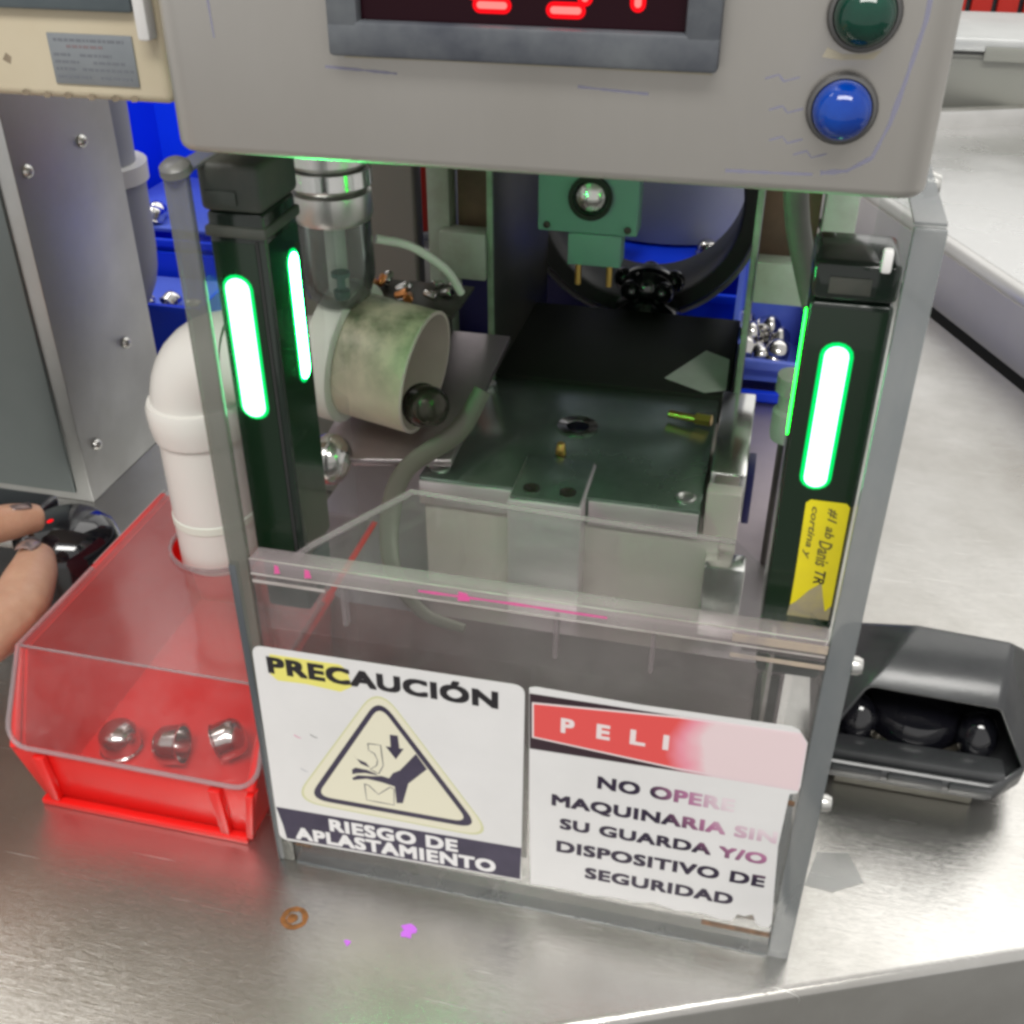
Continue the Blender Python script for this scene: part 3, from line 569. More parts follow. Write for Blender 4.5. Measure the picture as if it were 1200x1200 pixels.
for k in range(16):
    p = (rr.uniform(-1.9, 3.5), rr.uniform(20, 23.4), 21.45+rr.uniform(0, .4)); a = rr.uniform(0, 6.28)
    c = 'copper' if k % 3 == 0 else ('chrome' if k % 3 == 1 else 'bright_steel')
    o = build('loose_fitting', MB().cyl((0, 0, -.35), (0, 0, .35), .28, .2, 8, .05), c, loc=(0, 0, 0))
    o.location = Vector(p)*CM; o.rotation_euler = (1.2, a, a*2)
    tag(o, '%s loose fitting lying behind the dirty pipe under the regulator' % ('copper coloured' if c == 'copper' else 'bright steel'), 'fitting', 'loose %s fittings' % ('copper' if c == 'copper' else 'steel'))

# grey back column behind the regulator
tag(build('machine_column', MB().box(-11, -2.35, 33, 34.6, 0, 60, .3, 3), 'box_grey', loc=(-5, 37, 0)), 'dull grey brown machine column behind the air regulator', 'column')

# ================================================================== PVC CHUTE
V = thing('pvc_chute', 'white plastic pipe elbow dropping into the red bin from the dirty pipe mouth', 'pipe', (-9.6, 14, 8))
px, py = -8.75, 14.0
build('down_pipe', MB().lathe([(2.1, 7.6), (2.3, 7.6), (2.3, 17.4), (2.1, 17.4), (2.1, 7.6)], (px, py, 0), n=40), 'pvc', V)
build('joint_line', MB().lathe([(2.31, 10.3), (2.36, 10.35), (2.36, 10.8), (2.31, 10.85)], (px, py, 0), n=40), 'pvc_flange', V)
build('collar', MB().lathe([(2.32, 15.6), (2.5, 15.7), (2.62, 16.4), (2.66, 17.4), (2.55, 17.7), (2.3, 17.75), (2.3, 15.6)], (px, py, 0), n=40), 'pvc', V)
el = MB(); pts = []
for k in range(0, 91, 10): a = R(k); pts.append((px+3.0*(1-math.cos(a)), py, 17.4+3.0*math.sin(a)))
el.tube(pts, 2.34, 36, sub=1, cap=False); build('elbow', el, 'pvc', V)
build('cross_pipe', MB().lathe([(2.3, 0), (2.36, 0), (2.36, 5.0), (2.3, 5.0)], (px+3.0, py, 20.4), (1, 0, 0), 40), 'pvc', V)
dp = (-.8, 15.2, 20.75); dn = (1, -.10, -.13)
build('flange', MB().lathe([(2.9, -.5), (3.5, -.45), (3.62, .0), (3.6, .9), (3.35, 1.0), (3.13, 1.0)], dp, dn, 44), 'pvc_flange', V)
build('mouth_pipe', MB().lathe([(3.12, .85), (3.14, 4.6), (3.10, 4.7), (3.0, 4.68), (2.98, 4.4), (2.98, -.4)], dp, dn, 44), 'pvc_dirty', V)
build('rim', MB().lathe([(3.142, 4.62), (3.145, 4.72), (3.08, 4.74), (2.97, 4.72), (2.95, .2)], dp, dn, 44), 'pvc_inner', V)
pc = cap_thing('dark steel cap rolling out of the dirty pipe mouth', (4.1, 13.1, 19.2), 'cap at the pipe mouth', 'cap_dark', 1.2); pc.rotation_euler = (R(25), R(70), R(-18)); del pc['group']
CK = thing('chrome_ball_knob', 'shiny chrome ball knob between the left sensor and the dirty pipe', 'knob', (-.3, 11, 16.5))
build('ball', MB().ball((-.1, 11.0, 16.75), 1.3, 28, (.85, 1, 1)), 'chrome', CK)
build('stem', MB().cyl((-.9, 11.0, 16.75), (-.5, 11, 16.75), .35, n=14), 'chrome_soft', CK)

# ---------------- grey cable at right inside
tag(build('grey_cable', MB().tube([(20.2, 11, 36), (20.5, 11, 31.2), (21.4, 11, 28), (22.2, 11, 25.8), (22.4, 10.6, 24), (22.5, 9, 22)], .48, 14), 'grey_cable'), 'thick grey cable hanging down to the right sensor', 'cable')
tag(build('valve_fitting', MB().lathe([(0, 0), (.95, 0), (1.0, .3), (1.0, 1.6), (.8, 1.8), (.8, 2.6), (1.0, 2.7), (1.0, 3.6), (0, 3.8)], (22.0, 19.5, 16.2), n=20), 'frame_paint', loc=(22, 19.5, 8.3)), 'green metal fitting behind the right sensor', 'fitting')
tag(build('fitting_post', MB().cyl((22.0, 19.5, 8.25), (22.0, 19.5, 16.15), .5, n=14), 'frame_dark', loc=(22, 19.5, 8.25)), 'short dark post carrying the green fitting', 'post')

# ================================================================== LIGHT CURTAIN SENSORS
def pill(x0, x1, z0, z1, y, t, n=8):
    r = (x1-x0)/2; cx = (x0+x1)/2; pts = []
    for i in range(n+1): a = math.pi*i/n; pts.append((cx+r*math.cos(a), z1-r+r*math.sin(a)*.9))
    for i in range(n+1): a = math.pi+math.pi*i/n; pts.append((cx+r*math.cos(a), z0+r+r*math.sin(a)*.9))
    return MB().poly(pts, t, y)
SL = thing('light_curtain', 'left black light curtain bar with two glowing green strips', 'safety sensor', (1.7, 2.8, 16), 'light curtain bars')
build('housing', MB().box(.42, 2.55, 1.5, 4.4, 17.3, 32.2, .18, 3), 'sensor_black', SL)
build('top_cap', MB().box(.36, 2.7, 1.3, 4.5, 32.22, 33.9, .25, 3), 'sensor_cap', SL)
build('cap_band', MB().box(.34, 2.66, 1.36, 4.5, 31.3, 31.7, .1), 'sensor_cap', SL)
build('cap_slot', MB().box(.6, 1.8, 1.2, 1.32, 32.5, 33.0, .05), 'sensor_cap', SL)
build('end_cap', MB().box(.5, 2.5, 1.6, 4.3, 14.8, 17.28, .2), 'sensor_end', SL)
build('corner_groove', MB().box(2.2, 2.3, 1.44, 1.52, 17.4, 31.2), 'matt_black', SL)
build('spill_glow_patch', MB().box(.5, 2.15, 1.468, 1.496, 17.5, 31.1), 'spill_glow', SL)
build('spill_glow_patch', MB().box(2.553, 2.556, 1.7, 4.3, 17.5, 31.1), 'spill_glow', SL)
build('led_halo', pill(.68, 1.86, 24.05, 30.0, 1.46, .06), 'led_halo', SL)
build('led_strip', pill(.82, 1.72, 24.2, 29.85, 1.40, .055), 'led_core', SL)
mb = MB(); mb.hexa([(2.56, 3.1, 25.3), (2.6, 3.1, 25.3), (2.6, 4.2, 25.3), (2.56, 4.2, 25.3), (2.56, 3.1, 30.9), (2.6, 3.1, 30.9), (2.6, 4.2, 30.9), (2.56, 4.2, 30.9)])
def side_pill(x, y0, y1, z0, z1, t, n=8):
    r = (y1-y0)/2; cy = (y0+y1)/2; P_ = []
    for i in range(n+1): a = math.pi*i/n; P_.append((cy+r*math.cos(a), z1-r+r*math.sin(a)))
    for i in range(n+1): a = math.pi+math.pi*i/n; P_.append((cy+r*math.cos(a), z0+r+r*math.sin(a)))
    b = MB(); v = [b.bm.verts.new((x, y, z)) for y, z in P_]; f = b.bm.faces.new(v)
    g = bmesh.ops.extrude_face_region(b.bm, geom=[f]); bmesh.ops.translate(b.bm, verts=[q for q in g['geom'] if isinstance(q, bmesh.types.BMVert)], vec=(t, 0, 0)); return b
mb.bm.free()
build('led_halo', side_pill(2.555, 3.0, 4.05, 24.9, 30.3, .03), 'led_halo', SL)
build('led_strip', side_pill(2.56, 3.15, 3.9, 25.05, 30.15, .06), 'led_side', SL)
SR = thing('light_curtain', 'right black light curtain bar with one green strip and a yellow label', 'safety sensor', (22.8, 2.8, 16), 'light curtain bars')
build('housing', MB().box(21.2, 23.85, 2.05, 5.0, 17.3, 30.6, .18, 3), 'sensor_black', SR)
build('top_cap', MB().box(21.15, 23.9, 1.95, 5.1, 30.62, 32.0, .3, 3), 'sensor_black', SR)
build('cap_plate', MB().box(21.7, 23.0, 1.88, 1.94, 30.95, 31.5, .02), 'sensor_cap', SR)
build('end_cap', MB().box(21.3, 23.8, 2.1, 4.9, 14.8, 17.28, .2), 'sensor_end', SR)
build('spill_glow_patch', MB().box(21.3, 23.7, 2.03, 2.048, 17.5, 30.4), 'spill_glow', SR)
build('led_halo', pill(21.78, 22.86, 23.55, 29.3, 2.0, .06), 'led_halo', SR)
build('led_strip', pill(21.93, 22.71, 23.7, 29.15, 1.94, .055), 'led_core', SR)
build('led_strip', side_pill(21.16, 3.1, 3.6, 25.0, 29.8, .03), 'led_inner', SR)
lb = thing('yellow_label', 'yellow handwritten label stuck to the right light curtain bar, worn at its foot', 'label', (22.9, 1.99, 18))
build('label_sheet', MB().poly([(22.2, 19.9), (22.15, 23.0), (22.3, 23.15), (23.55, 23.15), (23.68, 23.0), (23.7, 18.6), (23.5, 18.3), (23.2, 19.6), (22.8, 19.2), (22.4, 18.6), (22.2, 18.4)], .02, 2.0), 'yellow_label', lb)
build('worn_patch', MB().poly([(22.15, 17.9), (22.2, 18.4), (22.4, 18.6), (22.8, 19.2), (23.2, 19.6), (23.5, 18.3), (23.7, 18.6), (23.7, 17.9)], .01, 2.015), 'worn_paper', lb)
def vtext(s, x, z0, z1, capw, m, flip=1):   # handwriting running down the label
    c = bpy.data.curves.new('h', 'FONT'); c.body = s; c.offset = .018; c.resolution_u = 2; c.shear = .3
    t = bpy.data.objects.new('tmp', c); COL.objects.link(t); me = bpy.data.meshes.new_from_object(t.evaluated_get(bpy.context.evaluated_depsgraph_get())); bpy.data.objects.remove(t); bpy.data.curves.remove(c)
    xs = [v.co.x for v in me.vertices]; a, b = min(xs), max(xs); o_ = Vector(ORG[lb.name])
    for v in me.vertices:
        v.co = (Vector((x+v.co.y/.73*capw, 1.988, z1-(v.co.x-a)/(b-a)*(z1-z0)))-o_)*CM
    me.materials.clear(); me.materials.append(MT[m]); o = bpy.data.objects.new('handwriting', me); COL.objects.link(o); o.parent = lb
vtext('#1 ab', 23.0, 21.6, 22.9, .34, 'ink_brown'); vtext('Danis', 22.85, 20.35, 21.5, .5, 'ink_brown'); vtext('cortina y', 22.4, 20.6, 22.9, .26, 'ink_brown'); vtext('TR', 22.9, 19.55, 20.15, .4, 'ink')

# ================================================================== CONTROL BOX
CB = thing('control_box', 'brushed steel control box with red digital display and two indicator lamps', 'control box', (12, 6, 34.7))
cbm = MB(); X0_, X1_, Y0_, Y1_, Z0_, Z1_ = .95, 23.75, -1.0, 13.6, 34.85, 52
cbm.box(X0_, X1_, Y0_, Y1_, Z0_, Z1_)
vert = [e for e in cbm.bm.edges if abs(e.verts[0].co.z-e.verts[1].co.z) > 5]
ve = [e for e in vert if e.verts[0].co.y < 0]
bmesh.ops.bevel(cbm.bm, geom=ve, offset=.95, segments=6, profile=.5, affect='EDGES')
he = [e for e in cbm.bm.edges if abs(e.verts[0].co.z-Z0_) < .01 and abs(e.verts[1].co.z-Z0_) < .01]
bmesh.ops.bevel(cbm.bm, geom=he, offset=.3, segments=3, profile=.5, affect='EDGES')
build('box_shell', cbm, 'box_steel', CB)
yb = -1.0
bz = MB()
bx0, bx1, bz0, bz1 = 6.75, 17.75, 38.05, 46
for a in ((bx0, bx1, bz0, bz0+.95), (bx0, bx0+.95, bz0, bz1), (bx1-.95, bx1, bz0, bz1), (bx0, bx1, bz1-.95, bz1)):
    v_ = a[3]-a[2] > 2; bz.box(a[0]+(.004 if v_ else 0), a[1]-(.004 if v_ else 0), yb-(.546 if v_ else .55), yb-(.014 if v_ else .01), a[2]+(.004 if v_ else 0), a[3]-(.004 if v_ else 0), .12)
build('display_bezel', bz, 'bezel', CB)
build('display_screen', MB().box(bx0+.955, bx1-.955, yb-.2, yb-.012, bz0+.955, bz1-.955), 'screen', CB)
def seg7(cx, z0, segs, w_=1.25, h=2.8, t=.42):
    o, i = MB(), MB()
    def bar(x0, x1, za, zb):
        def caps(b, g, y, t):
            X0, X1, A, B_ = x0+g, x1-g, za+g, zb-g; q = min(X1-X0, B_-A)/2; P = []
            for (cx_, cz_), a0 in (((X1-q, B_-q), 0), ((X0+q, B_-q), 90), ((X0+q, A+q), 180), ((X1-q, A+q), 270)):
                for k in range(5): P.append((cx_+q*math.cos(R(a0+22.5*k))+1e-5*len(P), cz_+q*math.sin(R(a0+22.5*k))))
            b.poly(P, t, y)
        caps(o, 0, yb-.225, .018); caps(i, .12, yb-.235, .008)
    x0, x1 = cx-w_/2, cx+w_/2; m_ = z0+h/2
    if 'd' in segs: bar(x0+.18, x1-.18, z0, z0+t)
    if 'g' in segs: bar(x0+.18, x1-.18, m_-t/2, m_+t/2)
    if 'a' in segs: bar(x0+.18, x1-.18, z0+h-t, z0+h)
    if 'f' in segs: bar(x0, x0+t, m_+.2, z0+h-.2)
    if 'b' in segs: bar(x1-t, x1, m_+.2, z0+h-.2)
    if 'e' in segs: bar(x0, x0+t, z0+.32, m_-.2)
    if 'c' in segs: bar(x1-t, x1, z0+.32, m_-.2)
    s = build('digit', o, 'digit_red', CB); build('digit_filament', i, 'digit_core', s)
ORG_fix = None
seg7(11.5, 39.28, 'abdg'+'e', 1.45); seg7(13.55, 39.22, 'abcdg', 1.45); seg7(15.0, 39.12, 'bc', 1.4)
for x, z, m_ in ((21.3, 39.6, 'lens_green'), (21.1, 37.25, 'lens_blue')):
    L_ = build('lamp_bezel', MB().lathe([(0, 0), (.93, 0), (.94, .14), (.88, .24), (.80, .26), (.78, .15)], (x, yb-.01, z), (0, -1, 0), 32), 'lamp_ring', CB)
    build('lamp_lens', MB().lathe([(.77, .15), (.77, .36), (.72, .6), (.57, .84), (.33, .98), (0, 1.03)], (x, yb-.01, z), (0, -1, 0), 32), m_, L_)
def ribbon(pts, w_, y, m_, name='marker_line', parent=CB, seed=1):
    rr = random.Random(seed); b = MB(); P_ = [Vector((x, 0, z)) for x, z in pts]; L1, L2 = [], []
    for i, p in enumerate(P_):
        t = (P_[min(i+1, len(P_)-1)]-P_[max(i-1, 0)]).normalized(); n_ = Vector((-t.z, 0, t.x)); ww = w_*rr.uniform(.6, 1.2)/2
        L1.append(b.bm.verts.new((p.x+n_.x*ww, y, p.z+n_.z*ww))); L2.append(b.bm.verts.new((p.x-n_.x*ww, y, p.z-n_.z*ww)))
    for i in range(len(P_)-1): b.bm.faces.new((L1[i], L1[i+1], L2[i+1], L2[i]))
    return build(name, b, m_, parent, smooth=0)
def dense(pts, k=6):
    o = []
    for (a, b), (c, d) in zip(pts, pts[1:]):
        for i in range(k): o.append((a+(c-a)*i/k, b+(d-b)*i/k))
    return o+[pts[-1]]
mat('glue_stain', (.46, .41, .29), .2, .5, (.42, .385, .31), 60)
build('glue_stain', MB().poly([(20.4, 38.5), (20.9, 38.45), (21.7, 38.5), (21.9, 38.75), (21.5, 38.62), (20.9, 38.6), (20.5, 38.75)], .003, yb-.006), 'glue_stain', CB)
build('glue_stain', MB().poly([(7.0, 37.92), (10, 37.94), (14, 37.93), (17.6, 37.92), (17.5, 38.03), (7.1, 38.03)], .003, yb-.006), 'glue_stain', CB)
mat('marker_faint', (.33, .33, .46), .4, .5, alpha=.6)
ribbon(dense([(22.85, 42), (22.83, 39.5), (22.6, 38), (22.4, 36.9), (22.1, 36.0), (21.5, 35.6), (20.8, 35.5)]), .13, yb-.006, 'marker_faint', seed=2)
ribbon(dense([(20.6, 35.45), (19.5, 35.42), (18.2, 35.4)]), .10, yb-.006, 'marker_faint', seed=3)
ribbon(dense([(2.95, 41), (2.93, 39.5), (2.98, 38.3)]), .08, yb-.006, 'marker_faint', seed=4)
ribbon(dense([(6.4, 37.65), (7.6, 37.6), (8.6, 37.55)]), .08, yb-.006, 'marker_faint', seed=5)
ribbon(dense([(13.9, 37.45), (14.8, 37.4), (15.9, 37.35)]), .08, yb-.006, 'marker_faint', seed=6)
for i, (x, z) in enumerate(((19.0, 37.9), (19.2, 37.1), (19.3, 36.3), (20.0, 35.95))):
    ribbon(dense([(x, z), (x+.35, z+.12), (x+.5, z-.05), (x+.9, z+.08)], 3), .06, yb-.006, 'marker_faint', seed=10+i)

# ================================================================== GUARD
GD = thing('machine_guard', 'clear acrylic three sided machine guard standing on the steel table', 'guard', (12, 5, 0))
FP = build('front_plate', MB().box(.82, 23.66, .02, .62, .12, 17.7, .0), 'acrylic_front', GD)
build('top_strip', MB().box(.82, 23.66, -.05, .9, 17.75, 18.45, .08), 'acrylic_edge_warm', GD)
build('bottom_edge', MB().box(.82, 23.66, .0, .64, .01, .11), 'acrylic_edge', GD)
def side(x0, x1, edge, name, dz):
    s = build('side_plate', MB().box(x0, x1, .36, 12, .03, 33.8), 'acrylic', GD)
    e = MB().box(x0-.01, x1+.01, 0, .35, .02, 33.82, .06); build('plate_edge', e, edge, s)
    build('top_edge', MB().box(x0-.005, x1+.005, .36, 12, 33.82, 33.92), 'acrylic_edge', s)
    build('bottom_trim', MB().box(x0-.005, x1+.005, .36, 12, .0, .025), 'acrylic_edge_dark', s); return s
side(-.12, .72, 'acrylic_edge_olive', 'l', 0)
build('edge_tape', MB().box(-.15, .18, -.02, .33, .05, 18, .03), 'acrylic_edge_dark', GD)
side(23.7, 24.62, 'acrylic_edge', 'r', 0)
build('rear_strip', MB().box(.8, 3.6, 11.4, 12, 33.0, 33.9, .05), 'acrylic_edge', GD)
# knobs and screws
build('corner_knob', MB().lathe([(0, .22), (.34, .2), (.52, .05), (.56, -.2), (0, -.2)], (.3, .2, 34.05), (0, -.3, 1), 20), 'corner_grey', GD)
for (x, z, c) in ((24.63, 17.3, 'chrome_soft'), (24.63, 10.0, 'chrome_soft')):
    build('screw_head', MB().lathe([(0, .42), (.28, .38), (.36, .2), (.36, 0)], (x, .32, z), (1, 0, 0), 16), c, GD)
build('screw_head', MB().lathe([(0, .5), (.35, .45), (.45, .2), (.45, 0)], (24.63, 6.9, 33.2), (1, 0, 0), 16), 'chrome_soft', GD)
build('white_clip', MB().box(22.95, 23.25, -.3, .1, 32.5, 33.2, .08), 'white_paint', GD)
for a, b, z, m_ in ((20.6, 23.65, 17.35, 'acrylic_edge_warm'), (.85, 3.5, 17.3, 'acrylic_edge_warm'), (20.6, 23.65, 1.2, 'rust'), (.85, 3.0, 1.2, 'olive_grey'), (.85, 1.6, 1.15, 'rust'), (22.2, 23.6, 9.7, 'rust')):
    build('screw_shank', MB().cyl((a, .32 if m_ != 'rust' else .25, z), (b, .32 if m_ != 'rust' else .25, z), .11, n=8), m_, GD)
for x in (4.6, 13.4, 17.2): build('joint_mark', MB().box(x, x+.18, .1, .5, 15.6, 17.6), 'acrylic_edge_warm', GD)
for x, w_ in ((1.9, .25), (9.6, .5), (3.2, .3)): build('marker_mark', MB().poly([(x, 17.9), (x+w_, 17.95), (x+w_*.8, 18.3), (x+.05, 18.35)], .01, -.06), 'marker_pink', GD)
ribbon(dense([(8, 18.1), (12, 18.14), (15.5, 18.12)]), .12, -.056, 'marker_pink', 'marker_mark', GD, 8)
mat('edge_highlight', (.62, .58, .56), 0, .25, (.35, .30, .28), 60, .6, (.4, 1, 1), alpha=.8); mat('cut_warm', (.55, .45, .34), 0, .4, (.35, .30, .28), 60, alpha=.85)
build('edge_highlight', MB().box(.85, 23.6, -.075, -.055, 17.72, 17.8), 'edge_highlight', GD); build('edge_highlight', MB().box(.85, 23.6, -.06, -.0, 18.46, 18.49), 'edge_highlight', GD)  # pale strips painted as highlights along the acrylic edges
build('corner_block', MB().box(20.2, 23.65, -.12, -.08, 17.95, 18.3), 'cut_warm', GD); build('corner_block', MB().box(20.2, 23.65, -.12, -.08, 17.2, 17.38), 'cut_warm', GD)
build('edge_highlight', MB().box(21.7, 21.86, .64, 6, 13.4, 17.2), 'edge_highlight', GD); build('corner_block', MB().box(.85, 4.0, -.02, .01, 17.28, 17.42), 'edge_highlight', GD)  # upright pale strip painted as a highlight behind the front plate
# inner tray behind the ledge
TY = build('inner_tray', MB().prism([(2.35, .95), (2.6, 1.75), (5.5, 7.0), (19.9, 6.3), (23.6, 1.2), (23.6, .95)], 17.9, 18.2), 'acrylic', GD)
ed = MB()
ed.tube([(2.4, 1.0, 18.05), (2.6, 1.8, 18.05), (5.5, 7.0, 18.05)], .16, 8, sub=1); ed.tube([(5.5, 7.0, 18.05), (19.9, 6.3, 18.05)], .13, 8, sub=1)
build('tray_edge', ed, 'acrylic_edge_warm', TY)

# ---------------- stickers
def rrect(c, r=.4, n=5, which=(1, 1, 1, 1)):
    """c: 4 corners (x, z) in order; rounded where which is 1"""
    o = []
    for i in range(4):
        p = Vector(c[i]); a = (Vector(c[i-1])-p).normalized(); b = (Vector(c[(i+1) % 4])-p).normalized()
        if not which[i]: o.append(tuple(p)); continue
        s_, e_ = p+a*r, p+b*r
        for k in range(n+1): t = k/n; q = s_*(1-t)**2+p*2*t*(1-t)+e_*t*t; o.append(tuple(q))
    return o
def rtri(c, r, n=7):
    o = []
    for i in range(3):
        p = Vector(c[i]); a = (Vector(c[i-1])-p).normalized(); b = (Vector(c[(i+1) % 3])-p).normalized(); s_, e_ = p+a*r, p+b*r
        for k in range(n+1): t = k/n; q = s_*(1-t)**2+p*2*t*(1-t)+e_*t*t; o.append(tuple(q))
    return o
S1 = (.2, -.03, 1.5)
A1 = thing('caution_sticker', 'white square PRECAUCIÓN sticker with crushed hand triangle, on the guard front', 'sticker', S1, 'warning stickers')
build('sheet', MB().poly(rrect([(.12, 1.55), (12.2, 2.0), (12.32, 14.0), (.32, 13.85)], .5, which=(1, 0, 1, 1)), .02, -.03), 'sticker_white', A1)
build('band', MB().poly([(.2, 3.85), (12.22, 4.22), (12.16, 2.06), (.5, 1.72), (.42, 2.6)], .005, -.037), 'ink_navy', A1)
build('yellow_patch', MB().poly([(1.0, 12.35), (1.3, 12.05), (2.6, 12.12), (4.2, 12.0), (4.75, 12.4), (4.6, 13.3), (4.3, 13.55), (1.1, 13.5)], .005, -.036), 'yellow_stain', A1)
T1 = [(6.0, 12.35), (10.75, 4.5), (1.2, 4.5)]
build('triangle_rim', MB().poly(rtri([(5.95, 12.78), (11.0, 4.46), (1.12, 4.53)], 1.55), .005, -.036), 'sticker_cream_rim', A1)
build('triangle_margin', MB().poly(rtri([(5.95, 12.64), (10.86, 4.55), (1.26, 4.61)], 1.5), .005, -.039), 'sticker_cream', A1)
build('triangle_border', MB().poly(rtri([(5.95, 12.08), (10.3, 4.98), (1.93, 4.86)], 1.1), .005, -.042), 'ink_navy', A1)
build('triangle_field', MB().poly(rtri([(5.95, 11.6), (9.78, 5.28), (2.42, 5.18)], .75), .005, -.045), 'sticker_cream', A1)
build('arrow', MB().poly([(6.30, 9.96), (6.67, 9.98), (6.70, 9.22), (6.90, 9.24), (6.49, 8.50), (6.06, 9.2), (6.29, 9.21)], .005, -.048), 'ink_navy', A1)
build('crushed_hand', MB().poly([(7.45, 9.06), (7.92, 8.23), (7.0, 7.1), (6.66, 5.75), (6.36, 5.68), (6.33, 6.75), (5.74, 6.87), (5.01, 6.93), (4.35, 6.68), (4.30, 6.80), (4.6, 7.05), (5.3, 7.16), (5.75, 7.28), (6.1, 7.22), (6.3, 7.6), (6.64, 7.85)], .005, -.048), 'ink_navy', A1)
build('crushed_finger', MB().poly([(4.33, 7.05), (4.34, 7.35), (4.52, 7.52), (5.06, 7.50), (5.5, 7.35), (5.55, 7.28), (4.95, 7.28), (4.55, 7.16)], .005, -.048), 'ink_navy', A1)
build('crushed_finger', MB().poly([(4.45, 8.35), (4.62, 8.1), (5.05, 7.95), (5.22, 7.68), (4.8, 7.82)], .005, -.048), 'ink_navy', A1)
def outline(pts, w_=.045):
    ribbon(dense(pts+[pts[0]], 2), w_, -.049, 'ink_navy', 'tool_outline', A1, 20)
outline([(5.23, 9.18), (5.83, 9.22), (5.87, 7.97), (5.62, 7.40), (5.22, 7.58), (5.56, 7.9), (5.62, 8.25), (5.50, 8.62), (5.24, 8.78)])
outline([(4.88, 6.57), (5.1, 6.5), (5.5, 6.03), (6.1, 6.65), (6.29, 6.58), (6.23, 5.52), (4.9, 5.52)])
text('lettering', 'PRECAUCIÓN', 'ink', A1, .92, 11.2, 12.42, .94, -.040, .048, .009)
text('lettering', 'RIESGO DE', 'white_print', A1, 2.85, 9.2, 2.88, .84, -.040, .045, .035)
text('lettering', 'APLASTAMIENTO', 'white_print', A1, 1.0, 11.0, 1.82, .86, -.040, .045, .035)
for x, z, m_ in ((1.7, 8.9, 'marker_pink'), (2.5, 9.1, 'matt_black'), (1.8, 6.8, 'grey_tube')):
    ribbon([(x, z), (x+.2, z-.12), (x+.33, z-.14)], .05, -.036, m_, 'scuff_mark', A1, 30)

A2 = thing('danger_sticker', 'faded white PELIGRO sticker with red arrow header and torn edges, right of the caution sticker', 'sticker', S2, 'warning stickers')
build('sheet', MB().poly([(12.66, 1.85), (12.55, 8), (12.5, 13.95), (12.75, 14.05), (17.0, 13.98), (22.9, 14.12), (23.2, 14.0), (23.6, 13.4), (23.66, 11.0), (23.6, 10.6), (23.3, 10.5), (23.25, 7.4), (23.45, 4.5), (23.62, 2.35), (23.5, 2.05), (23.2, 2.0), (22.95, 2.2), (22.75, 2.75), (22.4, 2.5), (22.1, 2.55), (21.9, 2.05), (21.4, 1.95), (20.6, 2.15), (20.08, 2.1), (19.4, 2.0), (18.4, 2.2), (17.4, 2.0), (16.6, 2.04), (15.5, 1.9), (14.2, 1.95)], .02, -.03), 'sticker_white', A2)
build('header_ground', MB().poly([(12.52, 13.66), (18.3, 13.72), (23.3, 13.85), (23.58, 13.35), (23.62, 10.75), (19.2, 10.72), (12.55, 10.56)], .005, -.037), 'head_black', A2)
build('header_keyline', MB().poly([(12.62, 13.2), (18.6, 13.72), (23.3, 13.82), (23.54, 13.3), (23.58, 10.8), (18.8, 10.80), (12.64, 11.22)], .004, -.040), 'head_white', A2)
build('header_panel', MB().poly([(12.70, 13.11), (18.5, 13.62), (23.2, 13.75), (23.48, 13.2), (23.52, 10.9), (18.7, 10.90), (12.72, 11.30)], .004, -.043), 'head_red', A2)
x = 13.83
for ch, a, b in (('P', 13.85, 14.42), ('E', 15.34, 15.90), ('L', 16.72, 17.36), ('I', 18.06, 18.30)):
    text('lettering', ch, 'head_white', A2, a, b, 11.80, .82, -.050, .04, .0)
text('lettering', 'NO OPERE', 'ink_faded', A2, 15.5, 21.25, 8.90, .74, -.040, .042, .002)
text('lettering', 'MAQUINARIA SIN', 'ink_faded', A2, 13.55, 23.15, 7.38, .70, -.040, .042, .012)
text('lettering', 'SU GUARDA Y/O', 'ink_faded', A2, 13.95, 22.9, 5.98, .68, -.040, .042, .012)
text('lettering', 'DISPOSITIVO DE', 'ink_faded', A2, 13.83, 23.0, 4.45, .74, -.040, .042, .02)
text('lettering', 'SEGURIDAD', 'ink_faded', A2, 15.18, 21.8, 3.02, .74, -.040, .042, .012)

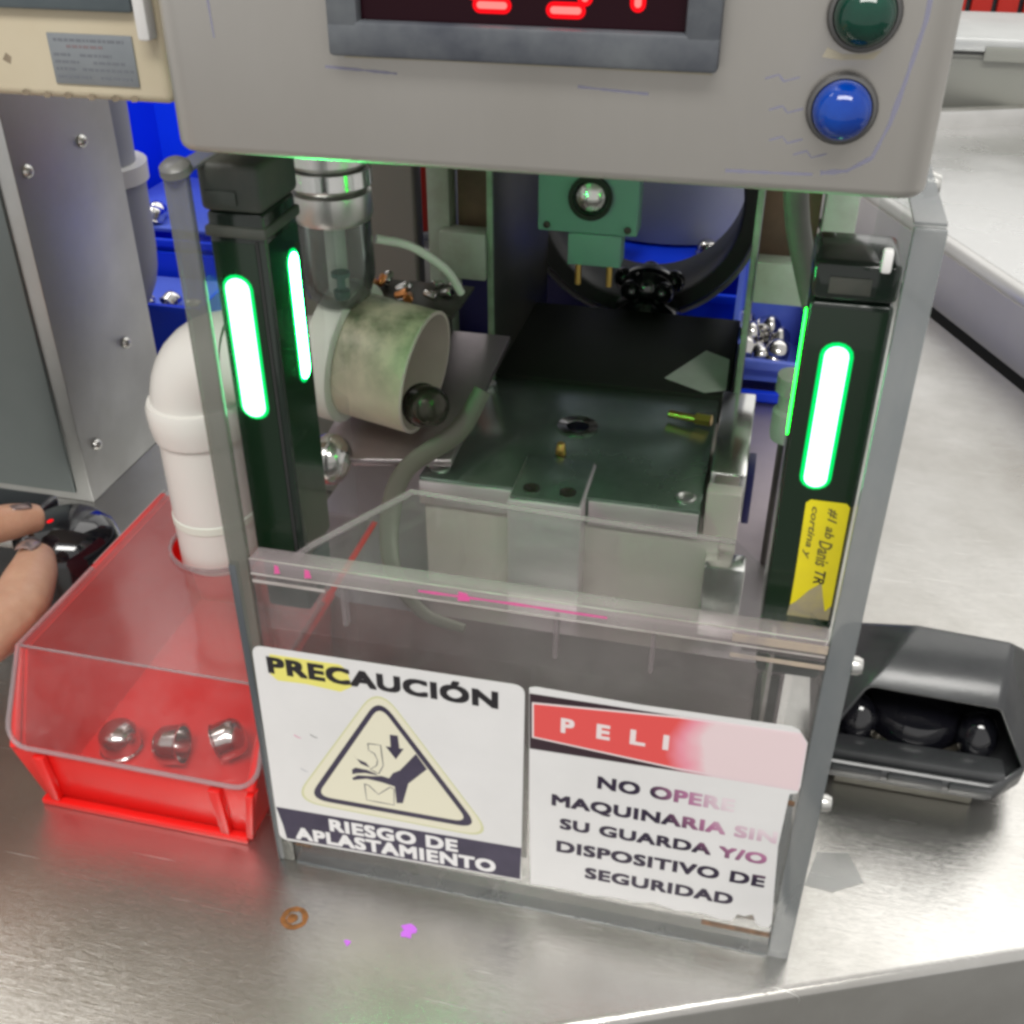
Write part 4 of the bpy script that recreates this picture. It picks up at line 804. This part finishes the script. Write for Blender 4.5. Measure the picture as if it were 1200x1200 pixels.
# ================================================================== RED BIN
B = thing('red_bin', 'red plastic parts bin with clear hinged lid, left of the guard', 'bin', (-8, 9, 0))
t = .28; mb = MB()
xl0, xr0, xl1, xr1 = -13.7, -1.9, -14.6, -1.05
yf0, yf1, ybk = .9, .55, 18.2
mb.hexa([(xl0, yf0, .02), (xr0, yf0, .02), (xr0, ybk, .02), (xl0, ybk, .02), (xl0, yf0, .35), (xr0, yf0, .35), (xr0, ybk, .35), (xl0, ybk, .35)], .08)
build('bin_floor', mb, 'red_plastic', B)
mb = MB().hexa([(xl0, yf0, .36), (xr0, yf0, .36), (xr0, yf0+t, .36), (xl0, yf0+t, .36), (xl1, yf1, 3.9), (xr1, yf1, 3.9), (xr1, yf1+t, 3.9), (xl1, yf1+t, 3.9)], .06)
build('front_wall', mb, 'red_plastic', B)
for s, xa, xb in ((-1, xl0, xl1), (1, xr0, xr1)):
    b_ = MB(); prof = [(yf0+t, .36, 0), (ybk, .36, 0), (ybk, 8.0, 1), (3.4, 8.0, 1), (yf1+t, 3.9, .5)]
    def X_(f): return xa+(xb-xa)*min(1, f)
    o_ = [b_.bm.verts.new((xa+(xb-xa)*min(1., z/8.), y, z)) for y, z, f in prof]; i_ = [b_.bm.verts.new((v.co.x-s*t, v.co.y, v.co.z)) for v in o_]
    b_.bm.faces.new(o_); b_.bm.faces.new(i_[::-1])
    for k in range(len(o_)): j = (k+1) % len(o_); b_.bm.faces.new((o_[k], i_[k], i_[j], o_[j]))
    build('side_wall', b_, 'red_plastic', B)
    rim = MB().tube([(X_(.49)+s*.1, yf1, 3.95), (xb+s*.1, 3.3, 8.05), (xb+s*.1, ybk, 8.05)], .26, 10, sub=1); build('side_rim', rim, 'red_plastic', B)
build('back_wall', MB().hexa([(xl0, ybk, .02), (xr0, ybk, .02), (xr0, ybk+t, .02), (xl0, ybk+t, .02), (xl1, ybk, 8), (xr1, ybk, 8), (xr1, ybk+t, 8), (xl1, ybk+t, 8)], .05), 'red_plastic', B)
build('foot_rail', MB().box(xl0+.1, xr0-.1, .42, .86, .02, .42, .08), 'red_plastic', B)
for xa in (-12.8, -3.2):
    build('front_rib', MB().hexa([(xa-.25, .45, .43), (xa+.25, .45, .43), (xa+.25, .95, .43), (xa-.25, .95, .43), (xa-.32, .15, 3.8), (xa+.32, .15, 3.8), (xa+.32, .52, 3.8), (xa-.32, .52, 3.8)], .08), 'red_plastic', B)
build('corner_rib', MB().hexa([(-2.05, .45, .43), (-1.7, .45, .43), (-1.7, .95, .43), (-2.05, .95, .43), (-1.5, .15, 3.9), (-1.1, .15, 3.9), (-1.1, .52, 3.9), (-1.5, .52, 3.9)], .06), 'red_plastic', B)
# ---- lid: flat rear panel with a round hole, sloping front flap
LD = MB(); zt = 8.35; hx, hy, hr = -8.75, 14.0, 2.8; x0, x1, y0, y1 = -14.6, -.95, 3.2, 18.4
n = 48; inn, out = [], []
for k in range(n):
    a = 2*math.pi*k/n; c, s_ = math.cos(a), math.sin(a); inn.append((hx+hr*c, hy+hr*s_))
    f = min(((x1-hx)/c if c > 1e-9 else 1e9), ((x0-hx)/c if c < -1e-9 else 1e9), ((y1-hy)/s_ if s_ > 1e-9 else 1e9), ((y0-hy)/s_ if s_ < -1e-9 else 1e9)); out.append((hx+f*c, hy+f*s_))
# put exact corners in
for cx_, cy_ in ((x0, y0), (x1, y0), (x1, y1), (x0, y1)):
    k = min(range(n), key=lambda q: (out[q][0]-cx_)**2+(out[q][1]-cy_)**2); out[k] = (cx_, cy_)
L0 = [[LD.bm.verts.new((*p, z)) for p in q] for z in (zt-.1, zt+.1) for q in (inn, out)]
for k in range(n):
    j = (k+1) % n; LD.bm.faces.new((L0[0][k], L0[0][j], L0[1][j], L0[1][k])); LD.bm.faces.new((L0[2][k], L0[3][k], L0[3][j], L0[2][j]))
    LD.bm.faces.new((L0[0][k], L0[2][k], L0[2][j], L0[0][j])); LD.bm.faces.new((L0[1][k], L0[1][j], L0[3][j], L0[3][k]))
lid = build('lid', LD, 'acrylic_lid', B, smooth=0)
# front flap, rounded lower corners
fl = MB(); P_ = [(x0, 1.0)]; r = 1.2
def flap(x, f): return (x, y0+(0.45-y0)*f, zt+(4.15-zt)*f)
pts = [(x0, 0), (x0, 1-.24)]
for k in range(6): a = R(90*k/5); pts.append((x0+r-r*math.cos(a), 1-.24+.24*math.sin(a)))
for k in range(6): a = R(90*k/5); pts.append((x1-r+r*math.sin(a), 1-.24+.24*math.cos(a)))
pts += [(x1, 1-.24), (x1, 0)]
q = [];
for p in pts:
    if not q or (abs(q[-1][0]-p[0])+abs(q[-1][1]-p[1])) > 1e-4: q.append(p)
va = [fl.bm.verts.new(flap(*p)) for p in q]; vb = [fl.bm.verts.new(Vector(flap(*p))+Vector((0, -.12, .1))) for p in q]
fl.bm.faces.new(va); fl.bm.faces.new(vb[::-1])
for k in range(len(q)-1): fl.bm.faces.new((va[k], va[k+1], vb[k+1], vb[k]))
build('lid_flap', fl, 'acrylic_lid', lid, smooth=0)
rim = MB(); rp = [Vector(flap(*p))+Vector((0, -.1, .05)) for p in q]
rp = [Vector((x0, 10, zt))]+rp+[Vector((x1, 10, zt))]
rim.tube(rp, .13, 8, sub=1); build('lid_edge', rim, 'acrylic_edge_warm', lid)
build('hole_edge', MB().lathe([(hr-.04, -.13), (hr+.12, -.12), (hr+.12, .13), (hr-.04, .13), (hr-.04, -.13)], (hx, hy, zt), n=48), 'acrylic_edge_warm', lid)
build('crease', MB().tube([(x0+.1, y0, zt+.02), (x1-.1, y0, zt+.02)], .07, 8, sub=1), 'acrylic_edge_warm', lid)

# ================================================================== PALM BUTTON SHROUDS
def shroud(name_label, loc, group):
    S = thing('palm_button', name_label, 'push button', (0, 0, 0), group)
    # outer shell: base ring, waist ring, brim and back top (local cm, front towards -y)
    V_ = dict(b0=(-.3, 0, 0), b1=(8.0, 0, 0), b2=(9.6, 1.4, .3), b3=(10.4, 7.6, .3), b4=(-1.0, 8.0, .3), b5=(-1.0, 2.2, .3),
              m0=(-.25, .25, .9), m1=(8.1, .25, .9), m2=(9.7, 1.4, 1.3), m3=(10.6, 7.6, 3.9), m4=(.2, 8.2, 3.9), m5=(-.6, 1.6, 1.3),
              t0=(1.15, 1.5, 5.2), t1=(7.6, 1.2, 5.2), t2=(8.5, 5.6, 6.0), t3=(3.7, 6.0, 6.0))
    bm = MB(); v = {k: bm.bm.verts.new(p) for k, p in V_.items()}
    for f in ('b0 b1 m1 m0', 'b1 b2 m2 m1', 'b2 b3 m3 m2', 'b3 b4 m4 m3', 'b4 b5 m5 m4', 'b5 b0 m0 m5', 't0 t1 t2 t3', 'm3 m4 t3 t2', 'm4 m5 t0 t3', 'm2 m3 t2 t1'):
        bm.bm.faces.new([v[k] for k in f.split()])
    bmesh.ops.bevel(bm.bm, geom=[e for e in bm.bm.edges if len(e.link_faces) == 2], offset=.3, segments=3, profile=.5, affect='EDGES')
    sh = build('shroud', bm, 'black_plastic', S, smooth=60)
    so = sh.modifiers.new('Solidify', 'SOLIDIFY'); so.thickness = .0022; so.offset = -1
    build('base_plate', MB().prism([(-.6, .4), (8.1, .4), (9.5, 1.6), (10.1, 7.4), (-.7, 7.6), (-.8, 2.2)], .1, .5), 'black_plastic', S)
    build('sill', MB().box(.0, 8.6, .5, 1.9, .55, 1.35, .2), 'black_plastic', S)
    for a in ((.1, 2.6), (2.9, 5.6), (5.9, 8.0)): build('ridge', MB().box(a[0], a[1], -.14, .2, .25, .75, .08), 'black_plastic', S)
    build('button', MB().lathe([(0, 0), (2.5, 0), (2.55, 1.1), (2.35, 1.7), (1.6, 2.1), (0, 2.3)], (4.3, 4.4, .52), n=36), 'black_gloss', S)
    build('button_collar', MB().lathe([(2.62, .5), (2.95, .5), (3.0, .9), (2.75, 1.1), (2.62, .9)], (4.3, 4.4, .05), n=36), 'cap_dark', S)
    for xx in (1.3, 7.35): build('hump', MB().ball((xx, 2.9, 1.5), 1.25, 20, (.85, .9, 1.25)), 'black_gloss', S)
    build('foot', MB().box(.5, 7.5, 1.0, 7, -1.45, .08, .1), 'olive_grey', S)
    S.location = Vector(loc)*CM; return S
PB = shroud('black hooded palm button right of the guard on bare table', (26.2, 10.6, 1.5), 'black palm buttons')
LB = thing('palm_button', 'glossy black palm button with red light under the hand, far left', 'push button', (-23, 16, 0), 'black palm buttons')
build('body', MB().lathe([(0, 0), (2.9, 0), (3.1, .5), (3.1, 4.6), (2.8, 5.6), (2.0, 6.3), (0, 6.6)], (-21.0, 16.6, .02), n=44), 'black_gloss', LB)
build('red_light', MB().lathe([(0, .12), (.22, .08), (.26, 0)], (-21.6, 16.1, 6.42), (0, -.2, 1), 16), 'digit_red', LB)
build('side_bracket', MB().box(-17.6, -17.2, 14.2, 22.4, .02, 5.0, .08), 'frame_paint', LB)
build('bracket_plate', MB().box(-17.7, -16.0, 14.0, 22.8, 5.02, 5.4, .1), 'lid_grey', LB)
build('bracket_web', MB().box(-17.15, -16.7, 14.9, 22.0, .02, 4.98, .05), 'frame_dark', LB)
build('rear_shell', MB().box(-31, -23.9, 15.5, 20.5, .02, 5.6, .5, 3), 'black_gloss', LB)
build('rear_trim', MB().box(-31, -24, 15.1, 15.45, 4.7, 5.3, .08), 'chrome', LB)

# ================================================================== HAND
HN = thing('person', 'bare left hand with grimy nails reaching in from the left edge to press a button', 'person', (-22, 8, 6.5))
hb = MB()
def limb(pts, rad, flat=1., up=None): hb.tube(pts, rad, 20, flat, True, up)
# wrist, palm, forearm
limb([(-25, -22, 12), (-25.4, -12, 11.2), (-25.6, -4, 10.2)], [3.9, 3.3, 2.9], .8, (0, 0, 1))
limb([(-25.6, -5, 10.3), (-25.4, -1, 9.8), (-25.6, 3, 9.2), (-26.2, 6, 8.9)], [3.0, 4.0, 4.7, 4.0], .42, (0, 0, 1))
# thumb side digit (nearest) and fingers
limb([(-21.6, -2, 9.6), (-18.0, 1.4, 8.7), (-16.9, 5.4, 8.0), (-18.2, 9.3, 7.6), (-19.4, 11.6, 7.35)], [2.5, 2.1, 1.7, 1.42, 1.05], .9, (0, 0, 1))
limb([(-23.4, 3.5, 9.2), (-23.4, 7.2, 9.4), (-23.0, 10.8, 8.9), (-21.9, 13.4, 8.2), (-21.2, 14.8, 7.7)], [1.45, 1.32, 1.25, 1.12, .86], .95, (0, 0, 1))
limb([(-25.9, 5, 9.1), (-26.2, 9.6, 9.6), (-26.2, 13.6, 8.8), (-25.9, 16.6, 7.6)], [1.3, 1.15, 1.05, .76], .95, (0, 0, 1))
limb([(-27.8, 4.5, 8.9), (-28.6, 8.9, 9.3), (-28.8, 12.6, 8.5), (-28.7, 15.4, 7.4)], [1.2, 1.05, .95, .68], .95, (0, 0, 1))
limb([(-29.2, 3.2, 8.7), (-30.5, 6.8, 8.9), (-31.0, 9.8, 8.1), (-31.1, 11.9, 7.4)], [1.1, .92, .84, .62], .95, (0, 0, 1))
ho = build('hand', hb, 'skin', HN, smooth=180)
rm = ho.modifiers.new('Remesh', 'REMESH'); rm.mode = 'VOXEL'; rm.voxel_size = .0013; rm.use_smooth_shade = True
sm = ho.modifiers.new('Smooth', 'CORRECTIVE_SMOOTH') if False else ho.modifiers.new('Smooth', 'SMOOTH'); sm.factor = .8; sm.iterations = 7
def nail(c, d, w_, l_, nrm):
    d = Vector(d).normalized(); nrm = Vector(nrm).normalized(); s_ = d.cross(nrm).normalized(); nrm = s_.cross(d)
    b = MB(); g = []
    for i in range(7):
        row = []
        for j in range(7):
            a = (j-3)/3; bb = (i-3)/3; rr_ = math.sqrt(max(0, 1-(.55*bb)**2))
            p = Vector(c)+d*(l_*.5*bb)+s_*(w_*.5*a*rr_)-nrm*(a*a*.16*w_+.03*bb*bb); row.append(b.bm.verts.new(p))
        g.append(row)
    for i in range(6):
        for j in range(6): b.bm.faces.new((g[i][j], g[i][j+1], g[i+1][j+1], g[i+1][j]))
    o = build('nail', b, 'nail', HN, smooth=180); so = o.modifiers.new('Solidify', 'SOLIDIFY'); so.thickness = .0005
    b = MB(); tip = Vector(c)+d*(l_*.5); b.tube([tip-s_*w_*.36-nrm*.1, tip+nrm*.02, tip+s_*w_*.36-nrm*.1], [.06, .1, .06], 8, .7); build('nail_grime', b, 'grime', o)
nail((-19.15, 10.95, 8.74), (-.28, 1, -.22), 1.2, 1.35, (0.1, .1, 1))
nail((-21.65, 13.9, 9.12), (.5, 1, -.42), 1.1, 1.2, (0, .3, 1))
